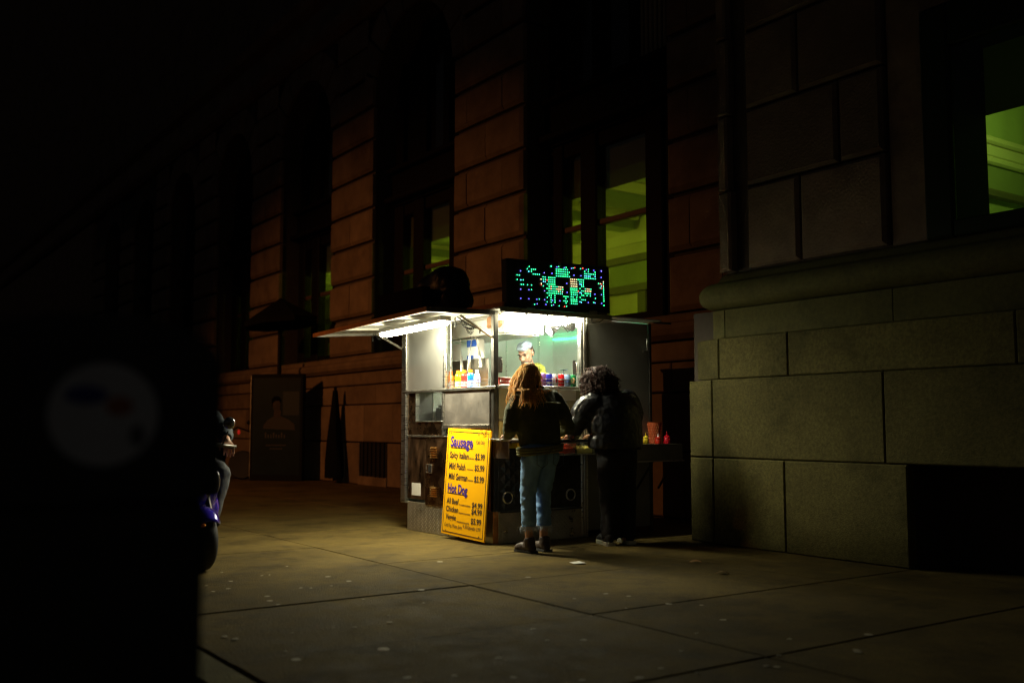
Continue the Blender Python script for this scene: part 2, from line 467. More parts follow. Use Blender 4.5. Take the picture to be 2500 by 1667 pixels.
# sill course and plinth courses
b = MB()
prof = [(FY + .3, 2.14), (FY - .06, 2.14), (FY - .13, 2.20), (FY - .15, 2.27), (FY - .12, 2.33), (FY - .05, 2.36), (FY - .05, 2.42), (FY + .0, 2.455), (FY + .3, 2.455)]
b.prism(prof, 'x', -60, .8); b.build('sill_course', stone, bld)
basement = [(-9.4, -8.26), (-7.75, -6.6), (-14.3, -13.1)]
plz = [0, .797, 1.508, 1.88, 2.14]
for r_ in range(4):
    x = .8; k = 0
    while x > -27:
        L = [1.55, 1.25, 1.6, 2.4][r_] * (1 + .12 * math.sin(3.1 * k + r_))
        x1 = x; x0 = x - L
        segs = [(x0, x1)]
        if r_ == 0:
            for (w0, w1) in basement:
                ns = []
                for (s0, s1) in segs:
                    if s1 <= w0 or s0 >= w1: ns.append((s0, s1))
                    else:
                        if s0 < w0 - .05: ns.append((s0, w0))
                        if s1 > w1 + .05: ns.append((w1, s1))
                segs = ns
        for (s0, s1) in segs: block(s0, s1, plz[r_], plz[r_ + 1], y=FY - (.03 if r_ < 2 else 0), d=.10, ch=.016, g=.004, gz=.012)
        x = x0; k += 1
for (w0, w1) in basement:
    wn = MB().box(w0 + .02, w1 - .02, FY + .0, FY + .062, .17, .79).build('basement_window', black_m, bld)
    bb = MB(); bb.box(w0, w1, FY - .05, FY + .06, .0, .165, .01); bb.build('sill', stone, wn)
    for k in range(6):
        x = w0 + .15 + k * (w1 - w0 - .3) / 5
        MB().cyl((x, FY - .012, .165), (x, FY - .012, .79), .012, n=6).build('bar', wframe, wn)
# bays: three part windows, arched heads
bays = [(-4.12, -1.03), (-9.09, -6.1), (-13.75, -10.93), (-18.25, -15.55), (-22.6, -20.05), (-26.9, -24.35), (-31.1, -28.6)]
lamp_mat = M('room_ceiling_lamp', (.8, .8, .6), .5, emit=(.84, 1, .06), estr=3)
GY = FY + .58
for bi, (b0, b1) in enumerate(bays):
    c0 = (b0 + b1) / 2; wd = b1 - b0
    # masonry above the arch, voussoirs
    r_in = wd / 2 - .02; zc = 7.26
    b = MB(); seg = 16
    arc = [(c0 + r_in * math.cos(math.pi * k / seg), zc + min(1, 1.0) * r_in * math.sin(math.pi * k / seg)) for k in range(seg + 1)]
    for k in range(seg):
        (xa, za), (xb, zb) = arc[k], arc[k + 1]
        b.add([(xa, FY + .06, za), (xb, FY + .06, zb), (xb, FY + .06, 9.1), (xa, FY + .06, 9.1), (xa, FY + .7, za), (xb, FY + .7, zb), (xb, FY + .7, 9.1), (xa, FY + .7, 9.1)],
              [(0, 1, 2, 3), (4, 5, 6, 7), (0, 1, 5, 4), (0, 3, 7, 4), (1, 2, 6, 5), (2, 3, 7, 6)])
    b.build('arch_wall', mortar, bld)
    if bi < 5:
        nv = 9
        for k in range(nv):
            a0 = math.pi * k / nv + .02; a1 = math.pi * (k + 1) / nv - .02
            r2 = r_in + .62
            b = MB(); n_ = 4; vs = []; 
            pts = [(c0 + r_in * math.cos(a0 + (a1 - a0) * q / n_), zc + r_in * math.sin(a0 + (a1 - a0) * q / n_)) for q in range(n_ + 1)]
            outp = []
            for q in range(n_, -1, -1):
                an = a0 + (a1 - a0) * q / n_
                outp.append((max(min(c0 + r2 * math.cos(an), b1 + .3), b0 - .3), min(zc + r2 * math.sin(an), 9.08)))
            b.prism(pts + outp, 'y', FY - .004, FY + .058)
            b.build('arch_stone', stone, bld)
    # spandrel panel between the two storeys of the bay
    MB().box(b0 - .02, b1 + .02, GY - .12, GY + .25, 5.32, 6.05).build('spandrel_panel', wframe, bld)
    sp = MB(); sp.box(b0 - .02, b1 + .02, GY - .30, GY - .122, 5.36, 5.47, .02); sp.box(b0, b1, GY - .26, GY - .122, 5.95, 6.04, .02); sp.build('spandrel_moulding', wframe, bld)
    # the window
    wn = bpy.data.objects.new('window', None); col.objects.link(wn); wn.parent = bld; wn.location = Vector((c0, GY, 2.46)) - world_loc(bld); WL[wn.name] = Vector((c0, GY, 2.46))
    mx = [b0 + .02, b0 + .36, b0 + .80, b0 + 1.17, b1 - .90, b1 - .55, b1 - .02]
    fr = MB()
    fr.box(b0 + .02, b0 + .36, GY - .08, GY + .10, 2.46, 5.318, .015)
    fr.box(b0 + .80, b0 + 1.17, GY - .10, GY + .10, 2.46, 5.318, .02)
    fr.box(b1 - .90, b1 - .02, GY - .10, GY + .10, 2.46, 5.318, .02)
    fr.box(b1 - .62, b1 - .50, GY - .16, GY - .102, 2.46, 5.318, .02)
    for (u0, u1) in ((mx[1], mx[2]), (mx[3], mx[4])):
        fr.box(u0 + .001, u1 - .001, GY - .05, GY + .06, 2.46, 2.63, .01)
        fr.box(u0 + .001, u1 - .001, GY - .05, GY + .06, 5.10, 5.318, .01)
    fr.build('window_frame', wframe, wn)
    tb = MB()
    for (u0, u1) in ((mx[1], mx[2]), (mx[3], mx[4])): tb.box(u0 + .001, u1 - .001, GY - .045, GY + .05, 3.965, 4.045, .01)
    tb.build('transom', M('brown_transom', (.10, .055, .035), .5), wn)
    for (u0, u1) in ((mx[1], mx[2]), (mx[3], mx[4])):
        for (z0, z1) in ((2.632, 3.963), (4.047, 5.098)):
            MB().box(u0 + .002, u1 - .002, GY - .006, GY + .006, z0, z1).build('pane', winglass, wn)
    bl = MB()
    for (u0, u1) in ((mx[1], mx[2]), (mx[3], mx[4])): bl.box(u0 + .001, u1 - .001, GY + .105, GY + .112, 4.50, 5.30)
    bl.build('roller_blind', blind_m, wn)
    # upper window
    ufr = MB(); ufr.box(b0, b0 + .3, GY - .05, GY + .1, 6.06, 8.6); ufr.box(b1 - .3, b1, GY - .05, GY + .1, 6.06, 8.6); ufr.box(c0 - .5, c0 - .3, GY - .05, GY + .1, 6.06, 8.8); ufr.box(c0 + .3, c0 + .5, GY - .05, GY + .1, 6.06, 8.8)
    ufr.build('upper_frame', wframe, wn)
    MB().box(b0, b1, GY + .05, GY + .06, 6.05, 8.9).build('upper_pane', M('dark_window_pane', (.015, .016, .012), .12), wn)
    if bi == 0:
        cu = MB()
        for k in range(9):
            x = c0 + .32 + k * .09; cu.tube([(x, GY + .02, 6.06), (x, GY + .02, 8.6)], .03, 6)
        cu.build('curtain', M('pale_curtain', (.30, .24, .16), .9), wn)
# the long lit room behind the bays: back wall with crown, frieze, dark rail and door panels, beams across the ceiling
x0, x1, y0, y1, z0, z1 = -24.0, .2, GY + .45, 7.0, 2.30, 5.05
rm = MB()
rm.quad((x0, y1, z0), (x1, y1, z0), (x1, y1, z1), (x0, y1, z1)); rm.quad((x0, y0, z0), (x0, y1, z0), (x0, y1, z1), (x0, y0, z1)); rm.quad((x1, y0, z0), (x1, y1, z0), (x1, y1, z1), (x1, y0, z1))
rm.quad((x0, y0, z1), (x1, y0, z1), (x1, y1, z1), (x0, y1, z1)); rm.quad((x0, y0, z0), (x1, y0, z0), (x1, y1, z0), (x0, y1, z0))
ro = rm.build('room', room_p, bld, fixn=False)
dado_p = M('dark_room_trim', (.14, .13, .085), .6, var=.1); wall2_p = M('green_wall_paint', (.30, .36, .20), .7, var=.05)
MB().box(x0 + .01, x1 - .01, y1 - .05, y1 - .012, 4.46, 4.66).build('crown_moulding', beam_p, ro)
MB().box(x0 + .01, x1 - .01, y1 - .10, y1 - .013, 4.10, 4.24, .02).build('wall_rail', dado_p, ro)
MB().box(x0 + .01, x1 - .01, y1 - .03, y1 - .014, 3.70, 4.098).build('wall_panel', wall2_p, ro)
MB().box(x0 + .01, x1 - .01, y1 - .08, y1 - .015, 3.56, 3.698, .01).build('wall_rail', dado_p, ro)
xx = x0 + .5
while xx < x1:
    MB().box(xx, xx + .22, y1 - .07, y1 - .016, 2.31, 3.558, .01).build('door_stile', dado_p, ro); xx += 1.05
xx = x0 + .9
while xx < x1 - .5:
    MB().box(xx, xx + .38, y0 + .02, y1 - .06, 4.70, 5.045, .01).build('ceiling_beam', wall2_p, ro)
    MB().box(xx + .3805, xx + .50, y0 + .02, y1 - .06, 4.86, 5.044, .03).build('crown_moulding', beam_p, ro)
    xx += 1.55
for lx in (-2.2, -5.9, -7.5, -11.3, -12.6, -14.6):
    b = MB(); b.ell((lx, 5.25, 4.30), (.10, .10, .06), 12, 8); rl_ = b.build('room_lamp', lamp_mat, ro, smooth='all'); lamp('room_light', 'POINT', (lx, 5.25, 4.17), ROOM_E * 22, (.84, 1, .06), rl_, .05)
MB().box(x0, x1, y0 - .06, y0 - .02, 4.62, 5.3).build('valance', wframe, ro)
# cornice band and upper storey
b = MB(); b.prism([(FY + .8, 9.1), (FY - .04, 9.1), (FY - .16, 9.22), (FY - .20, 9.34), (FY - .20, 9.44), (FY - .04, 9.5), (FY - .04, 10.0), (FY - .22, 10.12), (FY - .30, 10.3), (FY + .8, 10.3)], 'x', -150, .8)
b.build('cornice', stone, bld)
for pi, (p0, p1) in enumerate(piers[:6]):
    for ci, (z0, z1) in enumerate(((7.9, 8.5), (8.5, 9.09))):
        MB().box(p0 + .25, p1 - .25, FY - .002, FY + .064, z0 + .015, z1 - .015, .02).build('stone_block', stone, bld)

# ------------------------------------------------ projecting corner pavilion of the same building
PY = 1.7
def pblock(x0, x1, z0, z1, y=PY, d=.10, mat=granite, ch=.010, g=.004, tilt=0.):
    b = MB(); x0 += g; x1 -= g; z0 += g; z1 -= g
    o = [(x0, z0), (x1, z0), (x1, z1), (x0, z1)]; i_ = [(x0 + ch, z0 + ch), (x1 - ch, z0 + ch), (x1 - ch, z1 - ch), (x0 + ch, z1 - ch)]
    ty = lambda px: y + tilt * (x1 - px)
    vs = [(px, y + d, pz) for px, pz in o] + [(px, ty(px) + ch, pz) for px, pz in o] + [(px, ty(px), pz) for px, pz in i_]
    fs = [(8, 9, 10, 11)]
    for k in range(4):
        k2 = (k + 1) % 4; fs.append((k, k2, 4 + k2, 4 + k)); fs.append((4 + k, 4 + k2, 8 + k2, 8 + k))
    return b.add(vs, fs).build('stone_block', mat, bld)
MB().box(.84, 3.22, PY + .095, 3.6, -.2, .80).build('wall', mortar, bld)
MB().box(.86, 14, PY + .096, 3.6, .80, 2.2).build('wall', mortar, bld)
for r_, (z0, z1, xl, ys) in enumerate(((0, .803, .80, 0), (.803, 1.54, .80, 0), (1.54, 1.93, .835, .03))):
    x0 = 1.175 if r_ < 2 else 1.24
    pblock(xl, x0, z0, z1, y=PY + ys, tilt=.20)
    cuts = {0: [x0, 2.02, 3.22], 1: [x0, 3.03, 4.9, 6.8, 9], 2: [x0, 2.06, 4.1, 6.1, 8.2]}[r_]
    for k in range(len(cuts) - 1): pblock(cuts[k], cuts[k + 1], z0, z1, y=PY + ys)
for k, (u0, u1) in enumerate(((.985, 1.30), (1.30, 3.1), (3.1, 5.2), (5.2, 8))): pblock(u0, u1, 1.93, 2.20, y=PY + .06, mat=granite_s, g=.002, ch=.004, tilt=.2 if k == 0 else 0)
# dark areaway opening
MB().box(3.22, 6.5, PY + .5, PY + .56, -.2, .80).build('areaway_wall', mortar, bld)
# torus moulding with rounded end, fillets
b = MB()
pr = [(PY + .50, 2.20)] + [(PY + .10 - .13 * math.sin(math.pi * k / 12), 2.335 - .13 * math.cos(math.pi * k / 12)) for k in range(13)] + [(PY + .12, 2.485), (PY + .16, 2.53), (PY + .20, 2.56), (PY + .50, 2.56)]
b.prism(pr, 'x', 1.18, 9.0)
b.build('torus_moulding', granite_s, bld, smooth=True)
b = MB(); b.ell((1.16, PY + .12, 2.335), (.20, .152, .132), 24, 14); b.build('torus_end', granite_s, bld, smooth='all')
# rusticated shaft
SY = 1.85
MB().box(1.17, 3.35, SY + .095, SY + .52, 2.3, 9).build('wall', mortar, bld)
shz = [2.57, 3.36, 4.10, 4.86, 5.6, 6.4]
for k in range(5):
    z0, z1 = shz[k], shz[k + 1]
    pblock(1.16, 1.30 if k % 2 else 1.33, z0, z1, y=SY - .02, mat=stone, ch=.02, g=.010)
    cuts = [1.50, 2.12 if k % 2 == 0 else 2.55, 3.0]
    pblock(cuts[0], cuts[1], z0, z1, y=SY, mat=stone, ch=.03, g=.012); pblock(cuts[1], cuts[2], z0, z1, y=SY, mat=stone, ch=.03, g=.012)
MB().box(3.02, 3.34, SY + .05, SY + .094, 2.57, 6.4, .01).build('pilaster_strip', stone, bld)
# the pavilion window
wn = bpy.data.objects.new('window', None); col.objects.link(wn); wn.parent = bld; wn.location = Vector((4.4, SY, 2.6)) - world_loc(bld); WL[wn.name] = Vector((4.4, SY, 2.6))
fr = MB(); fr.box(3.36, 3.60, SY - .02, SY + .52, 2.55, 4.4, .02); fr.box(5.4, 5.6, SY - .02, SY + .52, 2.55, 4.4, .02); fr.box(3.601, 5.399, SY - .02, SY + .30, 2.55, 2.675, .01); fr.box(3.601, 5.399, SY - .02, SY + .3, 4.06, 4.4, .01)
fr.build('window_frame', M('dark_green_frame', (.016, .024, .010), .5, spec=.12), wn)
MB().box(3.602, 5.398, SY + .02, SY + .032, 2.677, 4.058).build('pane', winglass, wn)
MB().box(3.36, 9, SY + .0, SY + .5, 4.41, 9).build('wall', stone, bld); MB().box(5.61, 9, SY, SY + .5, 2.56, 4.41).build('wall', stone, bld)
rm = MB(); x0, x1, y0, y1, z0, z1 = 2.2, 7.0, SY + .56, 8.6, 2.45, 4.9
for q in (((x0, y1, z0), (x1, y1, z0), (x1, y1, z1), (x0, y1, z1)), ((x0, y0, z0), (x0, y1, z0), (x0, y1, z1), (x0, y0, z1)), ((x1, y0, z0), (x1, y1, z0), (x1, y1, z1), (x1, y0, z1)), ((x0, y0, z1), (x1, y0, z1), (x1, y1, z1), (x0, y1, z1)), ((x0, y0, z0), (x1, y0, z0), (x1, y1, z0), (x0, y1, z0))): rm.quad(*q)
ro = rm.build('room', M('green_room_paint', (.46, .56, .30), .55, var=.15, vscale=2), bld, fixn=False)
MB().box(x0 + .01, x0 + .10, y0 + .01, y1 - .01, 4.08, 4.16, .02).build('crown_moulding', beam_p, ro)
MB().box(x0 + .01, x0 + .07, y0 + .01, y1 - .01, 3.94, 4.079, .02).build('crown_moulding', beam_p, ro)
MB().box(x0 + .01, x0 + .09, y0 + .01, y1 - .01, 3.86, 3.939, .02).build('crown_moulding', beam_p, ro)
MB().box(x0 + .01, x0 + .04, y0 + .01, y1 - .01, 3.60, 3.859).build('wall_panel', wall2_p, ro)
MB().box(x0 + .01, x0 + .08, y0 + .01, y1 - .01, 3.50, 3.599, .02).build('wall_rail', dado_p, ro)
MB().box(3.56, 5.39, SY + .522, SY + .54, 3.60, 4.39).build('roller_blind', blind_m, wn)
b = MB(); b.ell((3.3, 4.4, 4.4), (.12, .12, .06), 12, 8); rl_ = b.build('room_lamp', lamp_mat, ro, smooth='all'); lamp('room_light', 'POINT', (3.3, 4.4, 4.25), ROOM_E * 20, (.66, 1, .16), rl_, .06)

# ================================================================== STREET LAMP (sodium, stands at the kerb out of frame)
SL = Vector((-9.2, -13.0, 7.6))
sl = thing('street_lamp', 'tall street lamp with an orange glowing head across the street', 'street lamp', (SL.x, SL.y - .9, -.06))
MB().tube([(SL.x, SL.y - .9, -.16), (SL.x, SL.y - .9, 7.0), (SL.x, SL.y - .7, 7.45), (SL.x, SL.y - .1, 7.74)], [.10, .07, .05, .04], 12).build('pole', wframe, sl, smooth=True)
b = MB(); b.lathe([(.02, .30), (.16, .26), (.22, .10), (.23, .06), (.20, .06)], (SL.x, SL.y, SL.z + .1), 20, (0, 0, 1), False); b.build('lamp_shade', wframe, sl, smooth=True)
ld = bpy.data.lights.new('sodium_lamp', 'SPOT'); ld.energy = STREET_W; ld.color = (1, .36, .09); ld.spot_size = R(53); ld.spot_blend = 1.0; ld.shadow_soft_size = .06
lo = bpy.data.objects.new('sodium_lamp', ld); col.objects.link(lo); lo.location = SL - WL['street_lamp'] + Vector((0, 0, .02)); lo.parent = sl
lo.rotation_euler = Vector((.0, .885, -.435)).to_track_quat('-Z', 'Y').to_euler(); lo.scale = (1.5, 1, 1)

# ================================================================== FOOD CART
cart = thing('food_cart', 'stainless steel hot dog cart with open awning, lit windows and serving counter', 'food cart', (-.85, 1.0, 0))
def cb(name, mat, x0, x1, y0, y1, z0, z1, c=.004, parent=None, **k):
    return MB().box(x0, x1, y0, y1, z0, z1, c).build(name, mat, parent or cart, **k)
CX = -1.70; CYE = 2.02
# floor, closed walls
cb('floor', steel_dark, CX + .01, -.03, .03, CYE - .01, .22, .30)
cb('side_wall', grey_panel, CX - .02, CX, .03, CYE, .05, 2.19)
cb('interior_lining', interior_m, CX + .001, CX + .012, .32, CYE - .02, .30, 2.19)
rw = cb('rear_wall', grey_panel, CX, -.03, CYE - .02, CYE, .05, 2.19)
cb('interior_lining', interior_m, CX + .013, -.04, CYE - .034, CYE - .021, .30, 2.19)
for s_ in (-.55, -1.1): MB().box(s_ - .006, s_ + .006, CYE - .04, CYE - .0345, .3, 2.19).build('panel_seam', steel, cart)
MB().box(CX + .0125, CX + .017, 1.30, 1.312, .3, 2.19).build('panel_seam', steel, cart)
# ---- roof
cb('roof', white_metal, CX - .05, .125, -.02, 2.06, 2.205, 2.222, .004)
cb('roof_edge', steel, .126, .136, -.02, 1.36, 2.178, 2.226, .003)
cb('roof_rail', sodium_edge, CX - .02, .10, .03, .055, 2.224, 2.275, .004)
b = MB(); b.prism([(1.06, 2.20), (1.40, 2.20), (1.40, 2.165), (1.10, 2.128), (1.06, 2.128)], 'x', .085, .10); b.build('roof_bracket', white_metal, cart)
cb('roof_end_rod', steel_dark, -.02, .0, 2.06, 2.32, 2.20, 2.22, .004)
cb('ceiling_lining', white_metal, CX + .02, -.01, .02, 2.0, 2.19, 2.2035, 0)
# ---- posts
cb('corner_post', steel_dark, -.055, .0, .0, .055, 0.30, 2.20, .006)
cb('corner_post', steel, CX - .075, CX + .03, -.028, .02, .28, 2.20, .006)
cb('corner_post', steel, -.05, .01, 1.052, 1.075, .0, 2.20, .005)
cb('corner_post', steel_d, -.04, .02, 1.080, 1.112, .0, 2.20, .006)
cb('corner_post', steel, -.03, .012, 1.117, 1.138, .0, 2.19, .005)
# ---- street side, upper: sliding panel, opening with bottles
cb('sliding_panel', M('clouded_steel', (.58, .57, .54), .38, .93, var=.05, vscale=2, rvar=.06), -1.665, -.915, -.012, .004, 1.482, 2.19, .003)
cb('panel_frame', steel, -.912, -.87, -.02, .012, 1.482, 2.19, .004)
cb('panel_frame', steel, -.786, -.776, -.010, .004, 1.482, 2.19, .002)
hd = MB(); hd.box(-.869, -.846, -.018, -.002, 1.66, 1.83, .004); hd.build('latch', steel, cart)
MB().box(-.868, -.787, -.0005, .004, 1.484, 2.188).build('pane', cartglass, cart)
cb('header_rail', steel, CX, -.056, -.016, .02, 2.15, 2.2, .004)
# ledge round both open sides
lg = MB(); lg.box(CX - .03, .03, -.035, .0, 1.452, 1.48, .005); lg.box(CX + .02, -.056, .002, .30, 1.458, 1.476, .003)
lg.build('ledge', steel, cart)
lg = MB(); lg.box(.001, .055, .03, 1.05, 1.462, 1.492, .005); lg.box(-.30, -.001, .06, 1.05, 1.466, 1.488, .003); lg.build('ledge', steel, cart)
# wire guard rails
rl = MB()
for z in (1.515, 1.545): rl.tube([(-.765, -.03, z), (-.005, -.03, z)], .0035, 6)
for x in (-.76, -.5, -.25, -.03): rl.tube([(x, -.03, 1.48), (x, -.03, 1.55)], .003, 6)
rl.build('guard_rail', steel, cart)
rl = MB()
for z in (1.525, 1.56): rl.tube([(.045, .04, z), (.045, 1.0, z), (.0, 1.0, z)], .0035, 6)
for y in (.05, .5, 1.0): rl.tube([(.045, y, 1.49), (.045, y, 1.565)], .003, 6)
rl.build('guard_rail', steel, cart)
# ---- street side, lower
sk = MB(); sk.box(-1.655, -.005, -.005, .02, .0, .30, .003); sk.build('skirt', plate_m, cart)
def lozenges(x0, x1, z0, z1, axis, at, pitch, L=.013, W_=.0045, h=.0035, sgn=1):
    b = MB(); j = 0; z = z0
    while z < z1:
        x = x0 + (pitch / 2 if j % 2 else 0)
        i = 0
        while x < x1:
            an = R(45) if (i + j) % 2 else R(-45)
            c_, s_ = math.cos(an), math.sin(an)
            pts = [(x + L * c_, z + L * s_), (x - W_ * s_, z + W_ * c_), (x - L * c_, z - L * s_), (x + W_ * s_, z - W_ * c_)]
            if axis == 'y': vs = [(u, at, v) for u, v in pts] + [(x, at - h, z)]
            else: vs = [(at, u, v) for u, v in pts] + [(at + h, x, z)]
            b.add(vs, [(0, 1, 4), (1, 2, 4), (2, 3, 4), (3, 0, 4)])
            x += pitch; i += 1
        z += pitch * .5; j += 1
    return b
lozenges(-1.64, -.72, .012, .295, 'y', -.0055, .040).build('plate_tread', plate_m, cart, kind='stuff')
cb('door', M('dark_patterned_steel', (.17, .10, .055), .36, .95, var=.75, vscale=9, bump=.35, bscale=14, rvar=.15, stretch=(1, 1, .35)), -1.655, -1.275, -.008, .02, .333, .985, .004)
dr = cb('door', steel_sodium, -1.27, -.80, -.012, .02, .285, .985, .004)
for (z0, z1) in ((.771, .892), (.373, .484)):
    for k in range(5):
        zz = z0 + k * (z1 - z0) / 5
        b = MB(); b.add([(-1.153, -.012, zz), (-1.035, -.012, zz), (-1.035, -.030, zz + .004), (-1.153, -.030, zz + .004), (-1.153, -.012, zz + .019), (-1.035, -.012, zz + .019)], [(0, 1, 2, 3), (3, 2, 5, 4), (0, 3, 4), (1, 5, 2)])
        b.build('louver', M('orange_reflection_louver', (.85, .50, .16), .28, 1.), dr)  # orange reflection of the street lamp painted into the louver metal
lt = MB(); lt.box(-1.245, -1.235, -.020, -.0125, .615, .705, .002); lt.box(-1.135, -1.125, -.020, -.0125, .615, .705, .002); lt.box(-1.234, -1.136, -.020, -.0125, .697, .705, .002); lt.box(-1.234, -1.136, -.02, -.0125, .615, .623, .002)
lt.build('latch', steel, dr); cb('latch_plate', black_m, -1.20, -1.15, -.018, -.0125, .63, .69, .002, dr)
cb('sticker', M('blank_sticker', (.62, .60, .54), .6, var=.06), -1.555, -1.365, -.0105, -.0085, .37, .50, .001)
cb('frame_bar', steel, -1.66, -.80, -.02, .0, .987, 1.003, .003)
cb('panel', steel_sodium, -1.655, -1.475, -.008, .02, 1.005, 1.45, .003)
cb('panel', steel_sodium, -1.472, -.905, -.009, .02, 1.005, 1.142, .003)
wf = MB(); wf.box(-1.474, -1.462, -.02, .02, 1.142, 1.451, .003); wf.box(-.928, -.90, -.02, .02, 1.005, 1.451, .003); wf.box(-1.4615, -.9285, -.02, .02, 1.143, 1.155, .003)
wn = wf.build('window_frame', steel, cart)
MB().box(-1.461, -.929, -.002, .004, 1.156, 1.45).build('pane', cartglass, wn)
cb('panel', M('dull_steel_sheet', (.52, .47, .42), .36, .9, var=.08, vscale=4, bump=.06, bscale=4, rvar=.08), -.888, -.058, -.012, .02, 1.12, 1.451, .004)
cb('frame_bar', steel_d, -.90, -.056, -.022, .0, 1.075, 1.117, .004)
cb('panel', MATS.get('orange_reflection_steel') or M('orange_reflection_steel', (.42, .17, .05), .35, .5, var=.2, vscale=6), -.797, -.056, -.008, .02, .30, 1.072, .003)  # street lamp reflection painted into this steel as orange
cb('corner_panel', M('orange_reflection_steel', (.42, .17, .05), .35, .5, var=.2, vscale=6), -.055, .0, -.004, .055, .0, .298, .004)
# what shows through the small lower window: back of the counter, pale steam box
cb('warming_box', steel_dark, -1.60, -.30, .30, .72, 1.02, 1.30, .01)
cb('warming_lid', steel_d, -1.58, -.32, .32, .70, 1.302, 1.33, .01)
# ---- serving side, lower
cb('serving_panel', M('greenish_steel', (.34, .33, .22), .40, .35, var=.15, vscale=6, bump=.08, bscale=20, rvar=.1), -.02, .0, .058, 1.05, 1.165, 1.46, .003)
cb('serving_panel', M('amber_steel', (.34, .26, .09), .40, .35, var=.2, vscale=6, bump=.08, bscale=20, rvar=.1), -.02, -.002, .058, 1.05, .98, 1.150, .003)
cb('frame_bar', steel, -.01, .012, .058, 1.05, 1.152, 1.163, .003)
cb('serving_hatch', M('pale_hatch', (.66, .66, .60), .35, .3, var=.04), .001, .006, .766, .99, 1.356, 1.455, .002)
cb('front_panel', steel_dark, -.02, -.004, .056, 1.05, .30, .965, .003)
q = MB(); p_ = .115
for i in range(9):
    for j in range(6):
        for o_ in (0, .5):
            y = .07 + (i + o_) * p_; z = .31 + (j + o_) * p_
            if .06 + p_ / 2 < y + .001 and y + p_ / 2 < 1.05 and z - p_ / 2 > .30 and z + p_ / 2 < .93:
                e = p_ / 2 - .004
                q.add([(-.0035, y - e, z), (-.0035, y, z - e), (-.0035, y + e, z), (-.0035, y, z + e), (.007, y, z)], [(0, 1, 4), (1, 2, 4), (2, 3, 4), (3, 0, 4)])
q.build('quilted_pattern', steel_dark, cart, kind='stuff')
for yc in (.157, .915):
    b = MB(); b.lathe([(.046, 0), (.060, 0), (.060, .012), (.052, .018), (.046, .012)], (-.002, yc, .425), 24, (1, 0, 0), False); o = b.build('vent_ring', steel, cart, smooth=True)
    b = MB(); b.lathe([(.045, 0), (.045, .004)], (.002, yc, .425), 20, (1, 0, 0)); b.build('vent_hole', black_m, o)
cb('skirt', plate_m, -.02, .003, .056, 1.05, .0, .292, .003)
lozenges(.07, 1.03, .012, .285, 'x', .0035, .044, L=.015, W_=.0055, h=.005).build('plate_tread', plate_m, cart, kind='stuff')
cb('bumper', steel_dark, .004, .03, .06, 1.05, .285, .30, .004)
# counter
ct = cb('counter', steel, .001, .275, -.02, .52, .958, .972, .004)
cb('counter', steel, .001, .275, 1.02, 1.30, .958, .972, .004)
MB().box(.001, .274, .5205, 1.0195, .960, .970).build('counter_glass', cartglass, cart)
cb('counter_edge', black_m, .276, .286, .0, 1.28, .945, .974, .003)
cb('tray_shelf', steel_d, .001, .275, .40, 1.22, .820, .830, .003)
cb('bracket', steel_d, .001, .26, -.01, .0, .80, .957, .003); cb('bracket', steel_d, .001, .27, 1.29, 1.30, .80, .957, .003)
# closed far end of the serving side
cd = cb('side_door', grey_panel, -.03, -.008, 1.14, 1.985, .06, 2.185, .004)
h_ = MB(); h_.tube([(-.007, 1.935, 1.90), (.03, 1.935, 1.90), (.03, 1.935, 2.02), (-.007, 1.935, 2.02)], .008, 8); h_.build('handle', steel, cd, smooth=True)
cb('corner_post', steel_dark, -.045, .0, 1.99, CYE + .01, .0, 2.19, .006)
# folding side shelf
sh = MB(); sh.box(.0, .30, 1.24, 2.17, .905, .918, .003); sh.box(.290, .301, 1.24, 2.17, .752, .904, .003); sh.box(.0, .289, 2.158, 2.17, .752, .904, .003)
shf = sh.build('side_shelf', M('shelf_steel', (.20, .19, .15), .42, .9, var=.2, vscale=6, rvar=.1), cart)
cb('shelf_rail', steel, .292, .312, 1.22, 2.19, .738, .751, .003)
for y in (1.78, 2.08): MB().tube([(.02, y, .45), (.26, y, .737)], .012, 8).build('shelf_bracket', steel_dark, cart)
# wheel of the cart, under the far end
b = MB(); b.lathe([(.05, -.05), (.17, -.05), (.20, -.03), (.20, .03), (.17, .05), (.05, .05)], (-.16, 1.62, .20), 24, (1, 0, 0)); tw = b.build('wheel', black_rub, cart, smooth=True)
b = MB(); b.lathe([(.04, .0), (.11, .045), (.115, .056), (.03, .06)], (-.16, 1.62, .20), 16, (1, 0, 0)); b.build('rim', steel_d, tw, smooth=True)
# glass of the serving window, with recessed latches
for (y0, y1) in ((.058, .56), (.545, 1.05)):
    xg = -.026 if y0 < .1 else -.038
    pn = MB().box(xg - .005, xg, y0, y1, 1.492, 2.185).build('pane', cartglass, cart)
    yh = .030 + .055 if y0 < .1 else 1.006
    b = MB(); hw, hh, rc = .024, .076, .010
    poly = []
    for (cy, cz, a0) in ((hw - rc, hh - rc, 0), (-hw + rc, hh - rc, 90), (-hw + rc, -hh + rc, 180), (hw - rc, -hh + rc, 270)):
        for k in range(4): an = R(a0 + k * 30); poly.append((yh + cy + rc * math.cos(an), 1.685 + cz + rc * math.sin(an)))
    b.prism(poly, 'x', xg + .0005, xg + .006); lp = b.build('latch_plate', M('latch_recess', (.05, .045, .04), .4), pn)
    b = MB(); b.tube([(xg + .006, yh + .012, 1.74), (xg + .020, yh + .014, 1.735), (xg + .020, yh + .014, 1.635), (xg + .006, yh + .012, 1.63)], .0055, 8); b.build('latch', steel, pn, smooth=True)
